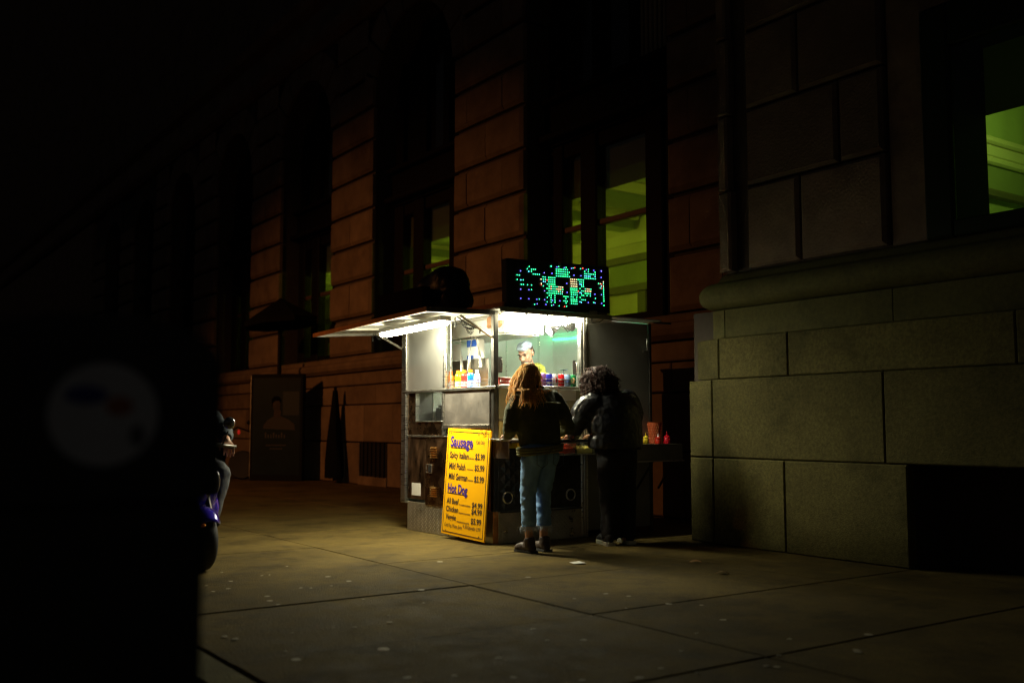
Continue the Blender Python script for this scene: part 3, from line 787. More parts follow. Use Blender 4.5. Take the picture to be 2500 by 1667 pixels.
# ---- hood, lights
hb = MB(); hb.box(-1.50, -.33, .34, .835, 2.035, 2.188, .004); hb.build('exhaust_hood', white_metal, cart)
cb('hood_lip', steel, -1.45, -.36, .38, .80, 2.018, 2.0345, .003)
tl = MB(); tl.box(.008, .112, .075, 1.02, 2.176, 2.203, .006); lf = tl.build('light_fixture', housing_m, cart)
b = MB(); b.prism([(.012, 2.175), (.108, 2.175), (.104, 2.155), (.086, 2.138), (.034, 2.138), (.016, 2.155)], 'y', .085, 1.01); b.build('diffuser', tube_m, lf)
lamp('tube_light', 'AREA', (.06, .5475, 2.134), TUBE_W, TUBE_C, lf, .05, .92)
for y in (.3, .55, .8): MB().box(.109, .118, y - .012, y + .012, 2.165, 2.19, .002).build('clip', steel_d, lf)
tl = MB(); tl.box(-.315, -.215, .36, 1.72, 2.165, 2.189, .006); lf_fill = tl.build('light_fixture', housing_m, cart)  # added fixture behind the front tube, fills the interior with light
b = MB(); b.prism([(-.31, 2.164), (-.22, 2.164), (-.225, 2.145), (-.24, 2.132), (-.29, 2.132), (-.305, 2.145)], 'y', .37, 1.71); b.build('diffuser', M('inner_fill_diffuser', (.9, .9, .85), .4, emit=(1, .97, .80), estr=12), lf_fill)
lamp('tube_light', 'AREA', (-.27, 1.04, 2.128), INNER_FILL_W, (1, .97, .82), lf_fill, .07, 1.3, (-.55, .1, -1))
# awning over the street side, hinged up
aw = bpy.data.objects.new('awning', None); col.objects.link(aw); aw.parent = cart; aw.location = Vector((-1.2, -.03, 2.18)) - world_loc(cart); WL[aw.name] = Vector((-1.2, -.03, 2.18))
A = lambda x, s: Vector((x, -.03 - s * .74, 2.186 - .020 * s - (.055 * (-x) / 2.5) * (.35 + .65 * s)))   # s 0 hinge .. 1 street edge
X0, X1 = -2.45, .05
def slab(x0, x1, s0, s1, d0, d1, name, mat):
    b = MB(); vs = []
    for d in (d0, d1):
        for (x, s) in ((x0, s0), (x1, s0), (x1, s1), (x0, s1)): p = A(x, s); vs.append((p.x, p.y, p.z + d))
    b.add(vs, [(0, 1, 2, 3), (4, 5, 6, 7), (0, 1, 5, 4), (1, 2, 6, 5), (2, 3, 7, 6), (3, 0, 4, 7)])
    return b.build(name, mat, aw)
slab(X0, X1, 0, 1, 0, .008, 'awning_sheet', white_metal)
slab(X0, X1, .965, 1.0, -.030, -.001, 'awning_edge', white_metal)
slab(X0, X1, 1.001, 1.012, -.032, .012, 'awning_trim', sodium_edge)
slab(X1 + .001, X1 + .012, 0, 1.0, -.034, .010, 'awning_edge', steel_dark)
slab(X0, X0 + .03, 0, .964, -.030, -.001, 'awning_edge', white_metal)
slab(X1 - .05, X1, .0, .964, -.030, -.001, 'awning_edge', steel_d)
slab(X0 + .03, X1 - .05, .0, .035, -.028, -.001, 'awning_edge', white_metal)
for x in (-1.75, -1.2, -.62): slab(x - .02, x + .02, .036, .964, -.026, -.001, 'awning_rib', white_metal)
# second tube fixture under the awning
yl = -.46
q0 = Vector((-1.37, yl, 2.058)); q1 = Vector((-.125, yl, 2.086))
def along(t): return q0 + (q1 - q0) * t
b = MB(); 
for (t0, t1) in ((0, 1),):
    pa, pb = along(t0), along(t1); prf = [(-.06, .0), (.06, .0), (.055, .045), (-.055, .045)]
    vs = [pa + Vector((0, u, v)) for u, v in prf] + [pb + Vector((0, u, v)) for u, v in prf]
    b.add(vs, [(0, 1, 2, 3), (4, 5, 6, 7), (0, 1, 5, 4), (1, 2, 6, 5), (2, 3, 7, 6), (3, 0, 4, 7)])
lf2 = b.build('light_fixture', housing_m, cart)
b = MB(); prf = [(-.056, -.001), (.056, -.001), (.052, -.022), (.034, -.038), (-.034, -.038), (-.052, -.022)]
pa, pb = along(.012), along(.988); n_ = len(prf)
vs = [pa + Vector((.0, u, v)) for u, v in prf] + [pb + Vector((0, u, v)) for u, v in prf]
b.add(vs, [tuple(range(n_)), tuple(range(n_, 2 * n_))] + [(i, (i + 1) % n_, n_ + (i + 1) % n_, n_ + i) for i in range(n_)])
b.build('diffuser', tube2_m, lf2)
lamp('tube_light', 'AREA', (pa + pb) / 2 + Vector((0, 0, -.042)), TUBE2_W, TUBE_C, lf2, .066, (pb - pa).length, (0, 0, -1), pb - pa)
for t in (.2, .4, .6, .8):
    p = along(t); MB().box(p.x - .012, p.x + .012, p.y - .066, p.y - .061, p.z - .012, p.z + .012).build('clip', steel_d, lf2)
# props and chain
MB().cyl((-1.80, -.01, 1.945), (-1.86, -.30, 2.10), .014, n=8).build('prop_arm', steel, aw)
MB().cyl((-.025, -.006, 1.945), (-.08, -.33, 2.14), .013, n=8).build('prop_arm', steel, aw)
def chain(p0, p1, n, sag, name='chain', r=.011, w=.0028):
    b = MB()
    for k in range(n):
        t = (k + .5) / n; p = Vector(p0).lerp(Vector(p1), t); p.z -= sag * 4 * t * (1 - t)
        d = (Vector(p1) - Vector(p0)).normalized(); an = R(90 * (k % 2) + 20)
        e, u, f = frame(d); s_ = e * math.cos(an) + u * math.sin(an)
        b.tube([p + (f * math.cos(q) * r * 1.3 + s_ * math.sin(q) * r * .8) for q in [2 * math.pi * j / 8 for j in range(9)]], w, 5)
    return b.build(name, chain_m, aw)
chain((-.17, -.30, 2.135), (-.06, -.10, 2.02), 18, .02); chain((-.16, -.28, 2.10), (-.08, -.16, 2.05), 12, .05); chain((-.13, -.24, 2.08), (-.10, -.17, 2.04), 9, .08)
chain((-.20, -.31, 2.12), (-.199, -.31, 2.03), 6, 0); chain((-.06, -.12, 2.03), (-.06, -.121, 1.985), 4, 0)
chain((-1.86, -.30, 2.09), (-1.83, -.26, 2.06), 6, .03); chain((-1.87, -.33, 2.08), (-1.87, -.331, 2.02), 4, 0)
# rope light and cables inside
b = MB(); b.tube([(-1.66, CYE - .05, 2.135), (-1.3, CYE - .05, 2.125), (-.9, CYE - .05, 2.14), (-.06, CYE - .05, 2.15)], .010, 6); b.build('rope_light', green_led, cart)
b = MB()
b.tube([(-.12, .90, 2.19), (-.14, .96, 2.10), (-.16, 1.02, 2.06), (-.14, 1.06, 2.10), (-.12, 1.07, 2.18)], .006, 6)
b.tube([(.10, 1.03, 2.19), (.09, 1.06, 2.15), (.09, 1.10, 2.13), (.10, 1.125, 2.16), (.10, 1.12, 2.22)], .004, 6)
b.tube([(.10, 1.12, 2.135), (.10, 1.22, 2.15), (.10, 1.34, 2.22)], .004, 6)
b.tube([(-.3, .84, 2.19), (-.28, .88, 2.12), (-.25, .95, 2.09), (-.2, 1.0, 2.15)], .005, 6)
b.build('cable', black_m, cart, smooth='all')
# backsplash with a pale notice, hanging utensils
cb('backsplash', steel_d, -1.32, -.62, .345, .352, 1.48, 1.795, .002)
ut = []
for (x, l_, t_) in ((-1.06, .30, -.03), (-.90, .30, .04), (-.72, .26, -.07)):
    b = MB(); b.tube([(x + t_, .30, 2.02), (x, .30, 2.02 - l_ * .6), (x, .30, 2.02 - l_ * .62), (x - t_ * .5, .30, 2.02 - l_ - .06)], [.006, .006, .014, .022], 8, flat=.4)
    b.build('hanging_spatula', steel, None, smooth=True, origin=(x, .30, 1.75), cat='spatula', group='steel utensils hanging over the drinks', label={-1.06: 'leftmost steel spatula hanging under the hood above the orange bottle', -.90: 'steel spatula hanging between the other two above the drinks', -.72: 'slanting steel spatula hanging nearest the cart corner post'}[x])
cb('notice', white_m, -1.30, -1.13, .335, .339, 1.80, 1.97, 0)

# ================================================================== MENU BOARD
mb0 = Vector((-.375, -.12, .03))
menu = thing('menu_board', 'yellow menu board with sausage and hot dog prices leaning on the cart', 'menu board', mb0)
BW, BH = .775, 1.035
ex = Vector((math.cos(R(1.7)), 0, -math.sin(R(1.7)))); eyv = Vector((0, .075, 1)).normalized(); 
ez = ex.cross(eyv).normalized()      # towards the building is -ez
if ez.y > 0: ez = -ez
mo = Vector((-.752, -.125, .048))
BM = Matrix((ex, eyv, ez)).transposed().to_4x4(); BM.translation = mo
def bpart(name, mat, fn, parent=menu, **k):
    b = MB(); b.X = BM; fn(b); return b.build(name, mat, parent, **k)
bpart('board', yellow_m, lambda b: b.box(0, BW, 0, BH, -.018, 0, .003))
def bord(b):
    i, t = .026, .0055
    for (x0, x1, y0, y1) in ((i, BW - i, i, i + t), (i, BW - i, BH - i - t, BH - i), (i, i + t, i + t, BH - i - t), (BW - i - t, BW - i, i + t, BH - i - t)): b.box(x0, x1, y0, y1, .0005, .0022)
bpart('printed_border', ink_m, bord)
# (text, x0, x1, cap top, baseline, ink, bold) read off the board: u to the right, v downwards, in board widths / heights
def buv(x, y):
    # inverse of the four corners of the board in the close-up
    u = .3; v = .5
    for _ in range(30):
        xl = 510 + (467 - 510) * v; xr = 918 + (865 - 918) * v; u = (x - xl) / (xr - xl)
        yt = 372 + 30 * u; yb = 1380 + 88 * u; v = (y - yt) / (yb - yt)
    return u * BW, (1 - v) * BH
lines = [('Sausage', 545, 760, 450, 546, purple_m, .03), ('Cash Only', 788, 866, 494, 528, ink_m, .004),
         ('Spicy Italian', 540, 720, 600, 655, ink_m, .018), ('.....', 726, 774, 622, 671, ink_m, .018), ('$5.99', 782, 868, 622, 680, ink_m, .018),
         ('Mild Polish', 535, 692, 704, 763, ink_m, .018), ('......', 707, 765, 732, 776, ink_m, .018), ('$5.99', 778, 865, 730, 787, ink_m, .018),
         ('Mild German', 533, 712, 803, 861, ink_m, .018), ('.....', 720, 766, 830, 882, ink_m, .018), ('$5.99', 775, 862, 837, 895, ink_m, .018),
         ('Hot Dog', 528, 715, 905, 987, purple_m, .03),
         ('All Beef', 520, 635, 1040, 1092, ink_m, .018), ('.........', 643, 745, 1060, 1115, ink_m, .018), ('$4.99', 758, 852, 1087, 1137, ink_m, .018),
         ('Chicken', 515, 632, 1116, 1167, ink_m, .018), ('..........', 640, 742, 1140, 1192, ink_m, .018), ('$4.99', 755, 848, 1147, 1200, ink_m, .018),
         ('Veggie', 512, 612, 1192, 1243, ink_m, .018), ('...........', 622, 736, 1220, 1275, ink_m, .018), ('$5.99', 750, 843, 1238, 1292, ink_m, .018),
         ('Cold Pop, Water, Juice', 503, 668, 1278, 1312, ink_m, .006), ('$', 676, 684, 1304, 1322, ink_m, .006), ('1.50', 685, 714, 1300, 1336, ink_m, .006), ('Gatorade', 720, 788, 1307, 1345, ink_m, .006), ('$', 794, 801, 1332, 1350, ink_m, .006), ('2.99', 802, 836, 1325, 1362, ink_m, .006)]
for (s, x0, x1, yt, yb, ink, bo) in lines:
    u0, v1 = buv(x0, yt); _, v0 = buv(x0, yb); u1, _ = buv(x1, yt + (x1 - x0) * .12)
    vs, fs = text_mesh(s, u0, u1, v0, v1, bo)
    b = MB(); b.X = BM; b.add([(x, y, .0025) for x, y in vs], fs); b.build('lettering', ink, menu, fixn=False)
for (xa, ya, xb, yb) in ((543, 558, 762, 573), (525, 994, 716, 1024)):
    u0, v0 = buv(xa, ya); u1, v1 = buv(xb, yb)
    bpart('underline', ink_m, lambda b: b.box(u0, u1, v0 - .003, v0 + .002, .0005, .0022))
for (sx, sy) in ((.07, BH - .045), (BW - .2, BH - .045), (BW - .08, BH - .05), (.09, .04), (BW - .09, .04)):
    bpart('screw', steel_dark, lambda b: b.lathe([(.006, 0), (.006, .003), (.002, .005)], (sx, sy, .0), 8))
bpart('tie_wire', chain_m, lambda b: b.tube([(BW - .10, BH - .05, .006), (BW - .13, BH - .0, .03), (BW - .10, BH + .05, .03), (BW - .07, BH + .04, .0), (BW - .085, BH - .03, .006)], .0025, 5))

# ================================================================== LED SIGN
sg = thing('led_sign', 'black led sign with glowing green, blue and red dots on the cart roof', 'led sign', (.06, .72, 2.225))
roll = R(1.45)
LM = Matrix.Translation(Vector((.10, .72, 2.235))) @ Matrix.Rotation(roll, 4, 'X')
def spart(name, mat, fn, parent=sg, **k):
    b = MB(); b.X = LM; fn(b); return b.build(name, mat, parent, **k)
spart('case', black_m, lambda b: b.box(-.085, 0, -.638, .638, .0, .478, .006))
def bez(b):
    for (y0, y1, z0, z1) in ((-.638, .638, .0, .012), (-.638, .638, .466, .478), (-.638, -.626, .0125, .4655), (.626, .638, .0125, .4655)): b.box(.0005, .008, y0, y1, z0, z1, .002)
spart('bezel', black_m, bez)
for y in (-.36, .42, .0):
    spart('bracket', steel_d, lambda b: b.box(.001 if y else .009, .010 if y else .014, y - .05 if y else -.02, y + .05 if y else .02, -.014 if y else .44, .018 if y else .482, .002))
# dots, positions read off the panel (pixels of the close-up, 38 px = 23 mm)
G_, B_, Rr, O_, C_ = 0, 1, 2, 3, 4
dots = []
def row(x0, x1, n, y0, y1=None, c=G_, oc=()):
    y1 = y0 if y1 is None else y1
    for k in range(n):
        t = k / max(1, n - 1); dots.append((x0 + (x1 - x0) * t, y0 + (y1 - y0) * t, O_ if k in oc else c, 1.))
row(1070, 1300, 7, 315, 328); row(1068, 1335, 8, 358, 380); row(1065, 1300, 7, 405, 425); row(1065, 1335, 8, 455, 470)
row(1665, 1665, 1, 360); row(1740, 1740, 1, 368); row(1885, 1885, 1, 378); row(1665, 1885, 7, 408, 425); row(1660, 1770, 4, 455, 462, C_); row(1880, 1880, 1, 468, None, C_); row(1660, 1885, 7, 497, 515)
row(795, 835, 2, 475, 478); row(795, 835, 2, 522, 526); row(750, 750, 1, 522, None, O_); row(910, 1030, 4, 485, 492); row(905, 1025, 4, 533, 540); row(795, 830, 2, 570, 575, C_); row(905, 1022, 4, 577, 583)
row(870, 1022, 5, 620, 630); row(905, 1180, 8, 667, 685, G_, (1, 5, 6, 7)); row(860, 1180, 9, 712, 732, G_, (2, 5, 6, 7)); row(900, 1170, 8, 760, 778, G_, (5, 7)); row(858, 1165, 9, 803, 822)
for (x, y, c) in ((895, 853, 0), (935, 853, 0), (1010, 858, 0), (855, 895, 0), (930, 898, 0), (1008, 903, 0), (928, 943, 0), (957, 953, 1), (1005, 948, 0), (850, 985, 0), (928, 990, 0), (1003, 993, 0), (750, 610, 3), (750, 635, 2), (790, 660, 0)): dots.append((x, y, c, 1.))
for y in (520, 568, 615, 662): row(1360, 1475, 4, y, y + 8, O_)
for y in (707, 745, 790, 835): row(1350, 1470, 4, y, y + 8)
row(1345, 1385, 2, 880, 885); row(1460, 1460, 1, 890)
for y in (930, 970, 1018): row(1340, 1455, 4, y, y + 8)
row(1512, 1625, 4, 527, 537); row(1545, 1620, 3, 576, 583); row(1545, 1575, 2, 623, 630, C_); row(1618, 1618, 1, 630); row(1580, 1618, 2, 668, 672); row(1540, 1540, 1, 712); row(1650, 1770, 4, 718, 726, G_, (1, 2))
row(1575, 1615, 2, 760, 763); row(1650, 1765, 4, 764, 770, O_); row(1535, 1562, 2, 795, 808, C_); row(1645, 1755, 4, 808, 818); row(1572, 1608, 2, 850, 855); row(1680, 1680, 1, 857); row(1750, 1750, 1, 862); row(1530, 1530, 1, 893); row(1565, 1637, 3, 940, 944); row(1522, 1552, 2, 982, 992, C_)
row(1195, 1275, 3, 872, 878); row(1232, 1232, 1, 917); row(1190, 1255, 3, 963, 970); row(1230, 1230, 1, 1010)
for (x, y, c) in ((530, 268, 0), (488, 312, 0), (515, 365, 4), (567, 367, 0), (282, 530, 0), (350, 540, 4), (400, 540, 0), (478, 638, 0), (555, 643, 0), (550, 738, 0)): dots.append((x, y, c, 1.))
row(570, 648, 3, 320, 324); row(602, 722, 4, 417, 426); row(285, 328, 2, 438, 442); row(355, 398, 2, 630, 633)
for (x, y, c) in ((2053, 575, 3), (1945, 607, 0), (1980, 614, 3), (2013, 622, 2), (2050, 615, 0), (2000, 662, 4), (2048, 662, 3), (1975, 700, 0), (2008, 710, 2), (2048, 705, 0), (2045, 747, 0), (2042, 793, 0), (2040, 838, 0), (2038, 882, 0), (2037, 927, 0), (2035, 970, 0)): dots.append((x, y, c, 1.))
for (x, y) in ((355, 355), (823, 392), (978, 403), (1430, 440), (1577, 450), (1862, 340), (2010, 485), (340, 728), (498, 740), (808, 760), (1272, 608), (1265, 790), (1850, 828), (1993, 837), (332, 915), (488, 925), (645, 933), (800, 942), (1105, 963), (1695, 998), (1985, 1015), (648, 1025), (820, 1037), (975, 1045), (1385, 298), (1085, 272), (1237, 287), (1700, 325), (1842, 1005)): dots.append((x, y, B_, 1.))
dots.append((2025, 353, B_, 1.5)); dots.append((970, 255, G_, 1.4))
for (x, y) in ((1123, 265), (1275, 280), (1423, 290), (1580, 305), (1745, 320), (695, 928), (597, 1035), (935, 1055), (1087, 1065), (1238, 1073), (1855, 913), (1815, 997), (2030, 1058)): dots.append((x, y, G_, 1.))
for (x, y) in ((1458, 285), (1627, 297), (870, 540), (1500, 770), (1195, 1080)): dots.append((x, y, Rr, 1.2))
led = [M('led_green', (.1, .5, .3), .4, emit=(.04, 1, .34), estr=LED_E), M('led_blue', (.1, .1, .5), .4, emit=(.17, .13, 1), estr=LED_E * .9), M('led_red', (.5, .05, .05), .4, emit=(1, .06, .04), estr=LED_E * .9),
       M('led_orange', (.5, .3, .1), .4, emit=(1, .70, .36), estr=LED_E * .8), M('led_cyan', (.1, .4, .5), .4, emit=(.12, .6, 1), estr=LED_E)]
b = MB(); b.X = LM
for (x, y, c, s) in dots:
    # corners of the panel in the close-up: (95,95) (2195,265) / (70,1110) (2150,1215)
    v = .5; u = .5
    for _ in range(12):
        xl = 95 - 25 * v; xr = 2195 - 45 * v; u = (x - xl) / (xr - xl); yt = 95 + 170 * u; yb = 1110 + 105 * u; v = (y - yt) / (yb - yt)
    py = -.638 + 1.276 * u; pz = .478 * (1 - v); r_ = .0050 * s; b.cur = c
    b.add([(.009, py + r_ * math.cos(k * 1.0472), pz + r_ * math.sin(k * 1.0472)) for k in range(6)], [(0, 1, 2, 3, 4, 5)])
b.build('light_dots', led, sg, kind='stuff', fixn=False)

# ---- other things on the roof
b = MB()
for (c_, r_) in (((-1.22, .14, 2.46), (.33, .24, .25)), ((-1.10, .16, 2.58), (.27, .22, .20)), ((-1.33, .12, 2.55), (.22, .2, .17)), ((-.95, .16, 2.40), (.16, .2, .18)), ((-1.25, .14, 2.33), (.38, .25, .12))): b.ell(c_, r_)
remesh(b, 'bundle', black_gl, None, .03, 3, lambda v, n: .022 * noise.noise(v * 6) + .012 * noise.noise(v * 15), origin=(-1.2, .14, 2.22),
       label='black plastic wrapped bundle heaped on the cart roof beside the awning', cat='bundle')
pb_ = thing('roof_box', 'low flat black box lying along the awning in front of the bundle', 'box', (-1.55, -.15, 2.19))
MB().box(-2.02, -1.03, -.20, -.10, 2.19, 2.54, .006).build('case', M('matt_black', (.006, .006, .006), .9, spec=.05), pb_)
MB().box(-2.03, -2.021, -.19, -.11, 2.45, 2.52, .002).build('side_tab', sodium_edge, pb_)

# ================================================================== DRINKS AND FOOD
def lathe_thing(name, label, cat, grp, loc, parts):
    t = thing(name, label, cat, loc, grp)
    for (pn, prof, mt) in parts:
        b = MB(); b.lathe(prof, loc, 18); b.build(pn, mt, t, smooth=True)
    return t
def liquid(nm, c): return M('drink_' + nm, c, .15, emit=None, var=.05, coat=.6)
cap_o = M('orange_cap', (.85, .22, .01), .4)
bot_lab = M('bottle_label', (.55, .55, .55), .5)
def sports_bottle(loc, nm, c, label):
    k = .185 / .2; h = [(.001, .0), (.030, .0), (.033, .006), (.033, .075), (.0315, .08), (.033, .085), (.035, .115), (.033, .135), (.024, .150), (.019, .155)]
    t = lathe_thing('drink_bottle', label, 'bottle', 'sports drink bottles on the ledge', loc, [('bottle', h, liquid(nm, c)), ('cap', [(.021, .152), (.022, .155), (.022, .182), (.019, .185), (.001, .185)], cap_o), ('printed_label', [(.0332, .018), (.0336, .018), (.0336, .072), (.0332, .072)], M('label_' + nm, tuple(.45 * q + .22 for q in c), .5))])
    vs, fs = text_mesh('G', -.016, .016, .028, .060, .04)
    ang = math.atan2(-1, .75); b = MB()
    # bend the letter round the bottle towards the street
    b.add([(loc[0] + .0345 * math.cos(ang + x / .0345), loc[1] + .0345 * math.sin(ang + x / .0345), loc[2] + z) for x, z in vs], fs)
    b.build('lettering', M('white_print', (.85, .85, .82), .5), t, fixn=False)
ZL = 1.480
for (x, nm, c, lb) in ((-.93, 'orange', (.90, .26, .01), 'orange sports drink bottle first in the ledge row beside the sliding panel'), (-.78, 'yellow', (.82, .62, .01), 'yellow sports drink bottle standing between the orange and red ones'),
                       (-.665, 'red', (.75, .03, .015), 'red sports drink bottle in the middle of the ledge row'), (-.545, 'blue', (.01, .16, .75), 'bright blue sports drink bottle beside the clear water bottle')):
    sports_bottle((x, .085, ZL - .002), nm, c, lb)
sports_bottle((-.90, .19, ZL - .002), 'amber', (.85, .40, .01), 'amber sports drink bottle standing behind the orange and yellow ones')
water = M('clear_water_bottle', (.72, .76, .80), .12, spec=.8)
lathe_thing('water_bottle', 'clear water bottle with lilac label and white cap on the ledge', 'bottle', None, (-.425, .085, ZL - .002),
            [('bottle', [(.001, 0), (.028, 0), (.031, .006), (.031, .11), (.028, .125), (.014, .15), (.013, .16)], water), ('cap', [(.015, .158), (.015, .175), (.001, .176)], M('white_cap', (.85, .85, .85), .4)), ('printed_label', [(.0312, .055), (.0318, .055), (.0318, .105), (.0312, .105)], M('lilac_label', (.33, .33, .75), .5))])
# tray behind the bottles
MB().box(-.66, -.30, .02, .13, 1.4765, 1.4785).build('black_mat', black_rub, None, origin=(-.48, .07, 1.477), label='thin black mat under the red, blue and water bottles', cat='mat')
can_top = M('can_metal', (.65, .65, .66), .3, 1.)
def can(y, nm, c, label, accent=None, x=.012):
    loc = (x, y, 1.493)
    t = lathe_thing('drink_can', label, 'can', 'soda cans on the serving ledge', loc, [('can', [(.001, .002), (.026, .0), (.033, .010), (.033, .108), (.028, .118)], M('can_' + nm, c, .35, .35)), ('lid', [(.0285, .1165), (.029, .121), (.027, .122), (.026, .117), (.001, .117)], can_top)])
    if accent:
        txt, ac, z0, z1, w_ = accent
        ang = math.atan2(-.6, 1); b = MB()
        if txt:
            vs, fs = text_mesh(txt, -w_, w_, z0, z1, .02)
        else:
            n_ = 14; vs = [(w_ * math.cos(6.283 * k / n_), (z0 + z1) / 2 + (z1 - z0) / 2 * math.sin(6.283 * k / n_)) for k in range(n_)]; fs = [tuple(range(n_))]
        b.add([(loc[0] + .0338 * math.cos(ang + u / .0338), loc[1] + .0338 * math.sin(ang + u / .0338), loc[2] + v) for u, v in vs], fs)
        b.build('printed_mark', ac, t, fixn=False)
wht = M('white_print', (.85, .85, .82), .5)
can(.57, 'violet', (.30, .12, .42), 'violet drink can half hidden behind the red haired person')
can(.645, 'deep_blue', (.03, .03, .42), 'deep blue drink can next to the silver one on the ledge', ('pepsi', wht, .02, .05, .024))
can(.72, 'silver', (.55, .55, .58), 'silver drink can with a red mark on the serving ledge', ('', M('red_print', (.65, .02, .03), .5), .03, .09, .022))
can(.795, 'red', (.62, .008, .012), 'bright red drink can with white script on the serving ledge', ('Coca-Cola', wht, .058, .078, .030))
can(.872, 'pale_blue', (.22, .36, .58), 'pale blue drink can between the red and green cans', ('', M('blue_print', (.08, .16, .45), .5), .03, .07, .014))
can(.945, 'green', (.01, .20, .06), 'dark green drink can at the end of the ledge row', ('', M('ginger_print', (.75, .50, .25), .5), .035, .09, .018))
can(.905, 'black', (.03, .03, .04), 'black drink can standing behind the green one', ('', M('gold_print', (.5, .42, .12), .5), .04, .09, .014), x=-.06)
sd = thing('soap_dispenser', 'pump dispenser bottle behind the soda cans', 'dispenser', (-.12, .93, 1.488))
b = MB(); b.lathe([(.001, 0), (.032, 0), (.034, .01), (.034, .10), (.014, .125), (.012, .14)], (-.12, .93, 1.488), 16); b.build('bottle', M('pale_dispenser', (.6, .62, .58), .4), sd, smooth=True)
b = MB(); b.cyl((-.12, .93, 1.628), (-.12, .93, 1.662), .006, n=8); b.box(-.132, -.108, .925, .975, 1.662, 1.672, .003); b.box(-.13, -.11, .89, .9249, 1.664, 1.671, .002); b.cyl((-.12, .93, 1.625), (-.12, .93, 1.635), .014, n=10); b.build('pump', M('grey_pump', (.06, .09, .11), .4), sd)
bk = thing('red_basket', 'small red plastic basket on the ledge by the cart corner post', 'basket', (-.02, .13, 1.489))
b = MB(); b.lathe([(.001, .002), (.048, 0), (.062, .07), (.066, .075), (.061, .076), (.047, .008), (.001, .006)], (-.02, .13, 1.489), 20); b.build('bowl', M('red_plastic', (.62, .075, .06), .4), bk, smooth=True)
b = MB(); b.tube([(-.0, .19, 1.555), (.005, .215, 1.55), (.005, .218, 1.53), (.0, .185, 1.52)], .004, 6); b.build('handle', MATS['red_plastic'], bk)
# paper towel pack and brown bag
pk = thing('towel_pack', 'white and blue paper towel pack standing behind the bottles', 'paper towels', (-1.0, .40, 1.795))
MB().box(-1.05, -.85, .36, .46, 1.797, 2.01, .015).build('wrapper', white_m, pk)
b = MB(); b.box(-1.045, -.86, .356, .3595, 1.93, 2.0); b.box(-1.04, -.92, .356, .3595, 1.80, 1.84); b.build('printed_band', M('blue_wrapper_print', (.03, .10, .45), .4), pk)
sb_ = MB(); sb_.box(-.33, -.13, .12, .20, 2.06, 2.18, .02)
remesh(sb_, 'paper_bag', M('brown_paper', (.30, .14, .05), .6, var=.3, vscale=14, bump=.2), None, .012, 1, lambda v, n: .012 * noise.noise(v * 25), origin=(-.22, .17, 2.11), label='crumpled brown paper bag tucked under the cart roof by the corner post', cat='bag')
# work lamp
wl = thing('work_lamp', 'clip work lamp with a dazzling white bulb inside the cart', 'work lamp', (-.29, .95, 2.13))
b = MB(); b.lathe([(.022, 0), (.03, .03), (.065, .10), (.07, .11), (.064, .105), (.02, .03)], (-.27, .98, 2.12), 18, (-.25, -.85, -.4), False); b.build('lamp_shade', steel_dark, wl, smooth=True)
b = MB(); b.ell((-.295, .893, 2.08), (.042, .042, .042), 14, 10); b.build('bulb', bulb_m, wl, smooth='all')
lamp('bulb_light', 'POINT', (-.31, .842, 2.056), BULB_W, (.86, .95, 1), wl, .02)
b = MB(); b.box(-.29, -.24, .98, 1.04, 2.12, 2.17, .008); b.cyl((-.265, 1.01, 2.17), (-.265, 1.01, 2.19), .008, n=8); b.build('clamp', black_m, wl)
b = MB(); b.lathe([(.02, 0), (.05, .02), (.05, .07), (.02, .09)], (-.14, 1.0, 2.13), 16, (0, 1, -.2)); 
b.build('cart_fan', steel_dark, None, smooth=True, origin=(-.14, 1.0, 2.13), label='small dark round fan hanging among cables under the cart roof', cat='fan')
# condiments under and on the counter
def tub(name, lab, y0, y1, fill, nb, sd_):
    t = thing(name, lab, 'food tub', (.17, (y0 + y1) / 2, .830))
    b = MB(); b.box(.08, .268, y0, y1, .8305, .834)
    for (a0, a1, c0, c1) in ((.264, .268, y0, y1), (.08, .084, y0, y1), (.0845, .2635, y0, y0 + .004), (.0845, .2635, y1 - .004, y1)): b.box(a0, a1, c0, c1, .8345, .940)
    b.build('tub', glassp, t)
    rnd = random.Random(sd_); b = MB(); b.box(.087, .261, y0 + .006, y1 - .006, .836, .885)
    for _ in range(nb):
        p = Vector((rnd.uniform(.095, .255), rnd.uniform(y0 + .015, y1 - .015), rnd.uniform(.875, .905 + (.02 if sd_ == 1 else 0)))); r_ = rnd.uniform(.006, .014)
        b.ell(p, (r_, r_ * rnd.uniform(.6, 1.4), r_), 6, 4)
    for _ in range(nb // 2):
        p = Vector((.259, rnd.uniform(y0 + .015, y1 - .015), rnd.uniform(.842, .888))); r_ = rnd.uniform(.005, .010); b.ell(p, (.004, r_, r_), 6, 4)
    b.build('food', fill, t)
tub('relish_tub', 'clear tub of chopped red peppers hanging under the serving counter', .57, .775, M('red_relish', (.55, .045, .01), .3, var=.6, vscale=30), 60, 1)
tub('onion_tub', 'clear tub of pale yellow chopped onions under the serving counter', .785, .99, M('pale_onion', (.72, .60, .17), .4, var=.2, vscale=40), 90, 2)
MB().box(.10, .25, .10, .35, .895, .945, .006).build('yellow_tray', M('yellow_tray_plastic', (.72, .48, .01), .45), None, origin=(.17, .2, .9), label='yellow plastic tray slid under the left end of the counter', cat='tray')
MB().box(.001, .005, .045, .115, .87, .935).build('counter_card', M('orange_card', (.42, .14, .04), .6), None, origin=(.003, .08, .9), label='orange card fixed under the counter above a pale card', cat='card')
MB().box(.001, .005, .045, .115, .80, .869).build('counter_card', M('beige_card', (.52, .40, .28), .6), None, origin=(.003, .08, .83), label='pale beige card fixed under the counter below an orange one', cat='card')
pp = MB()
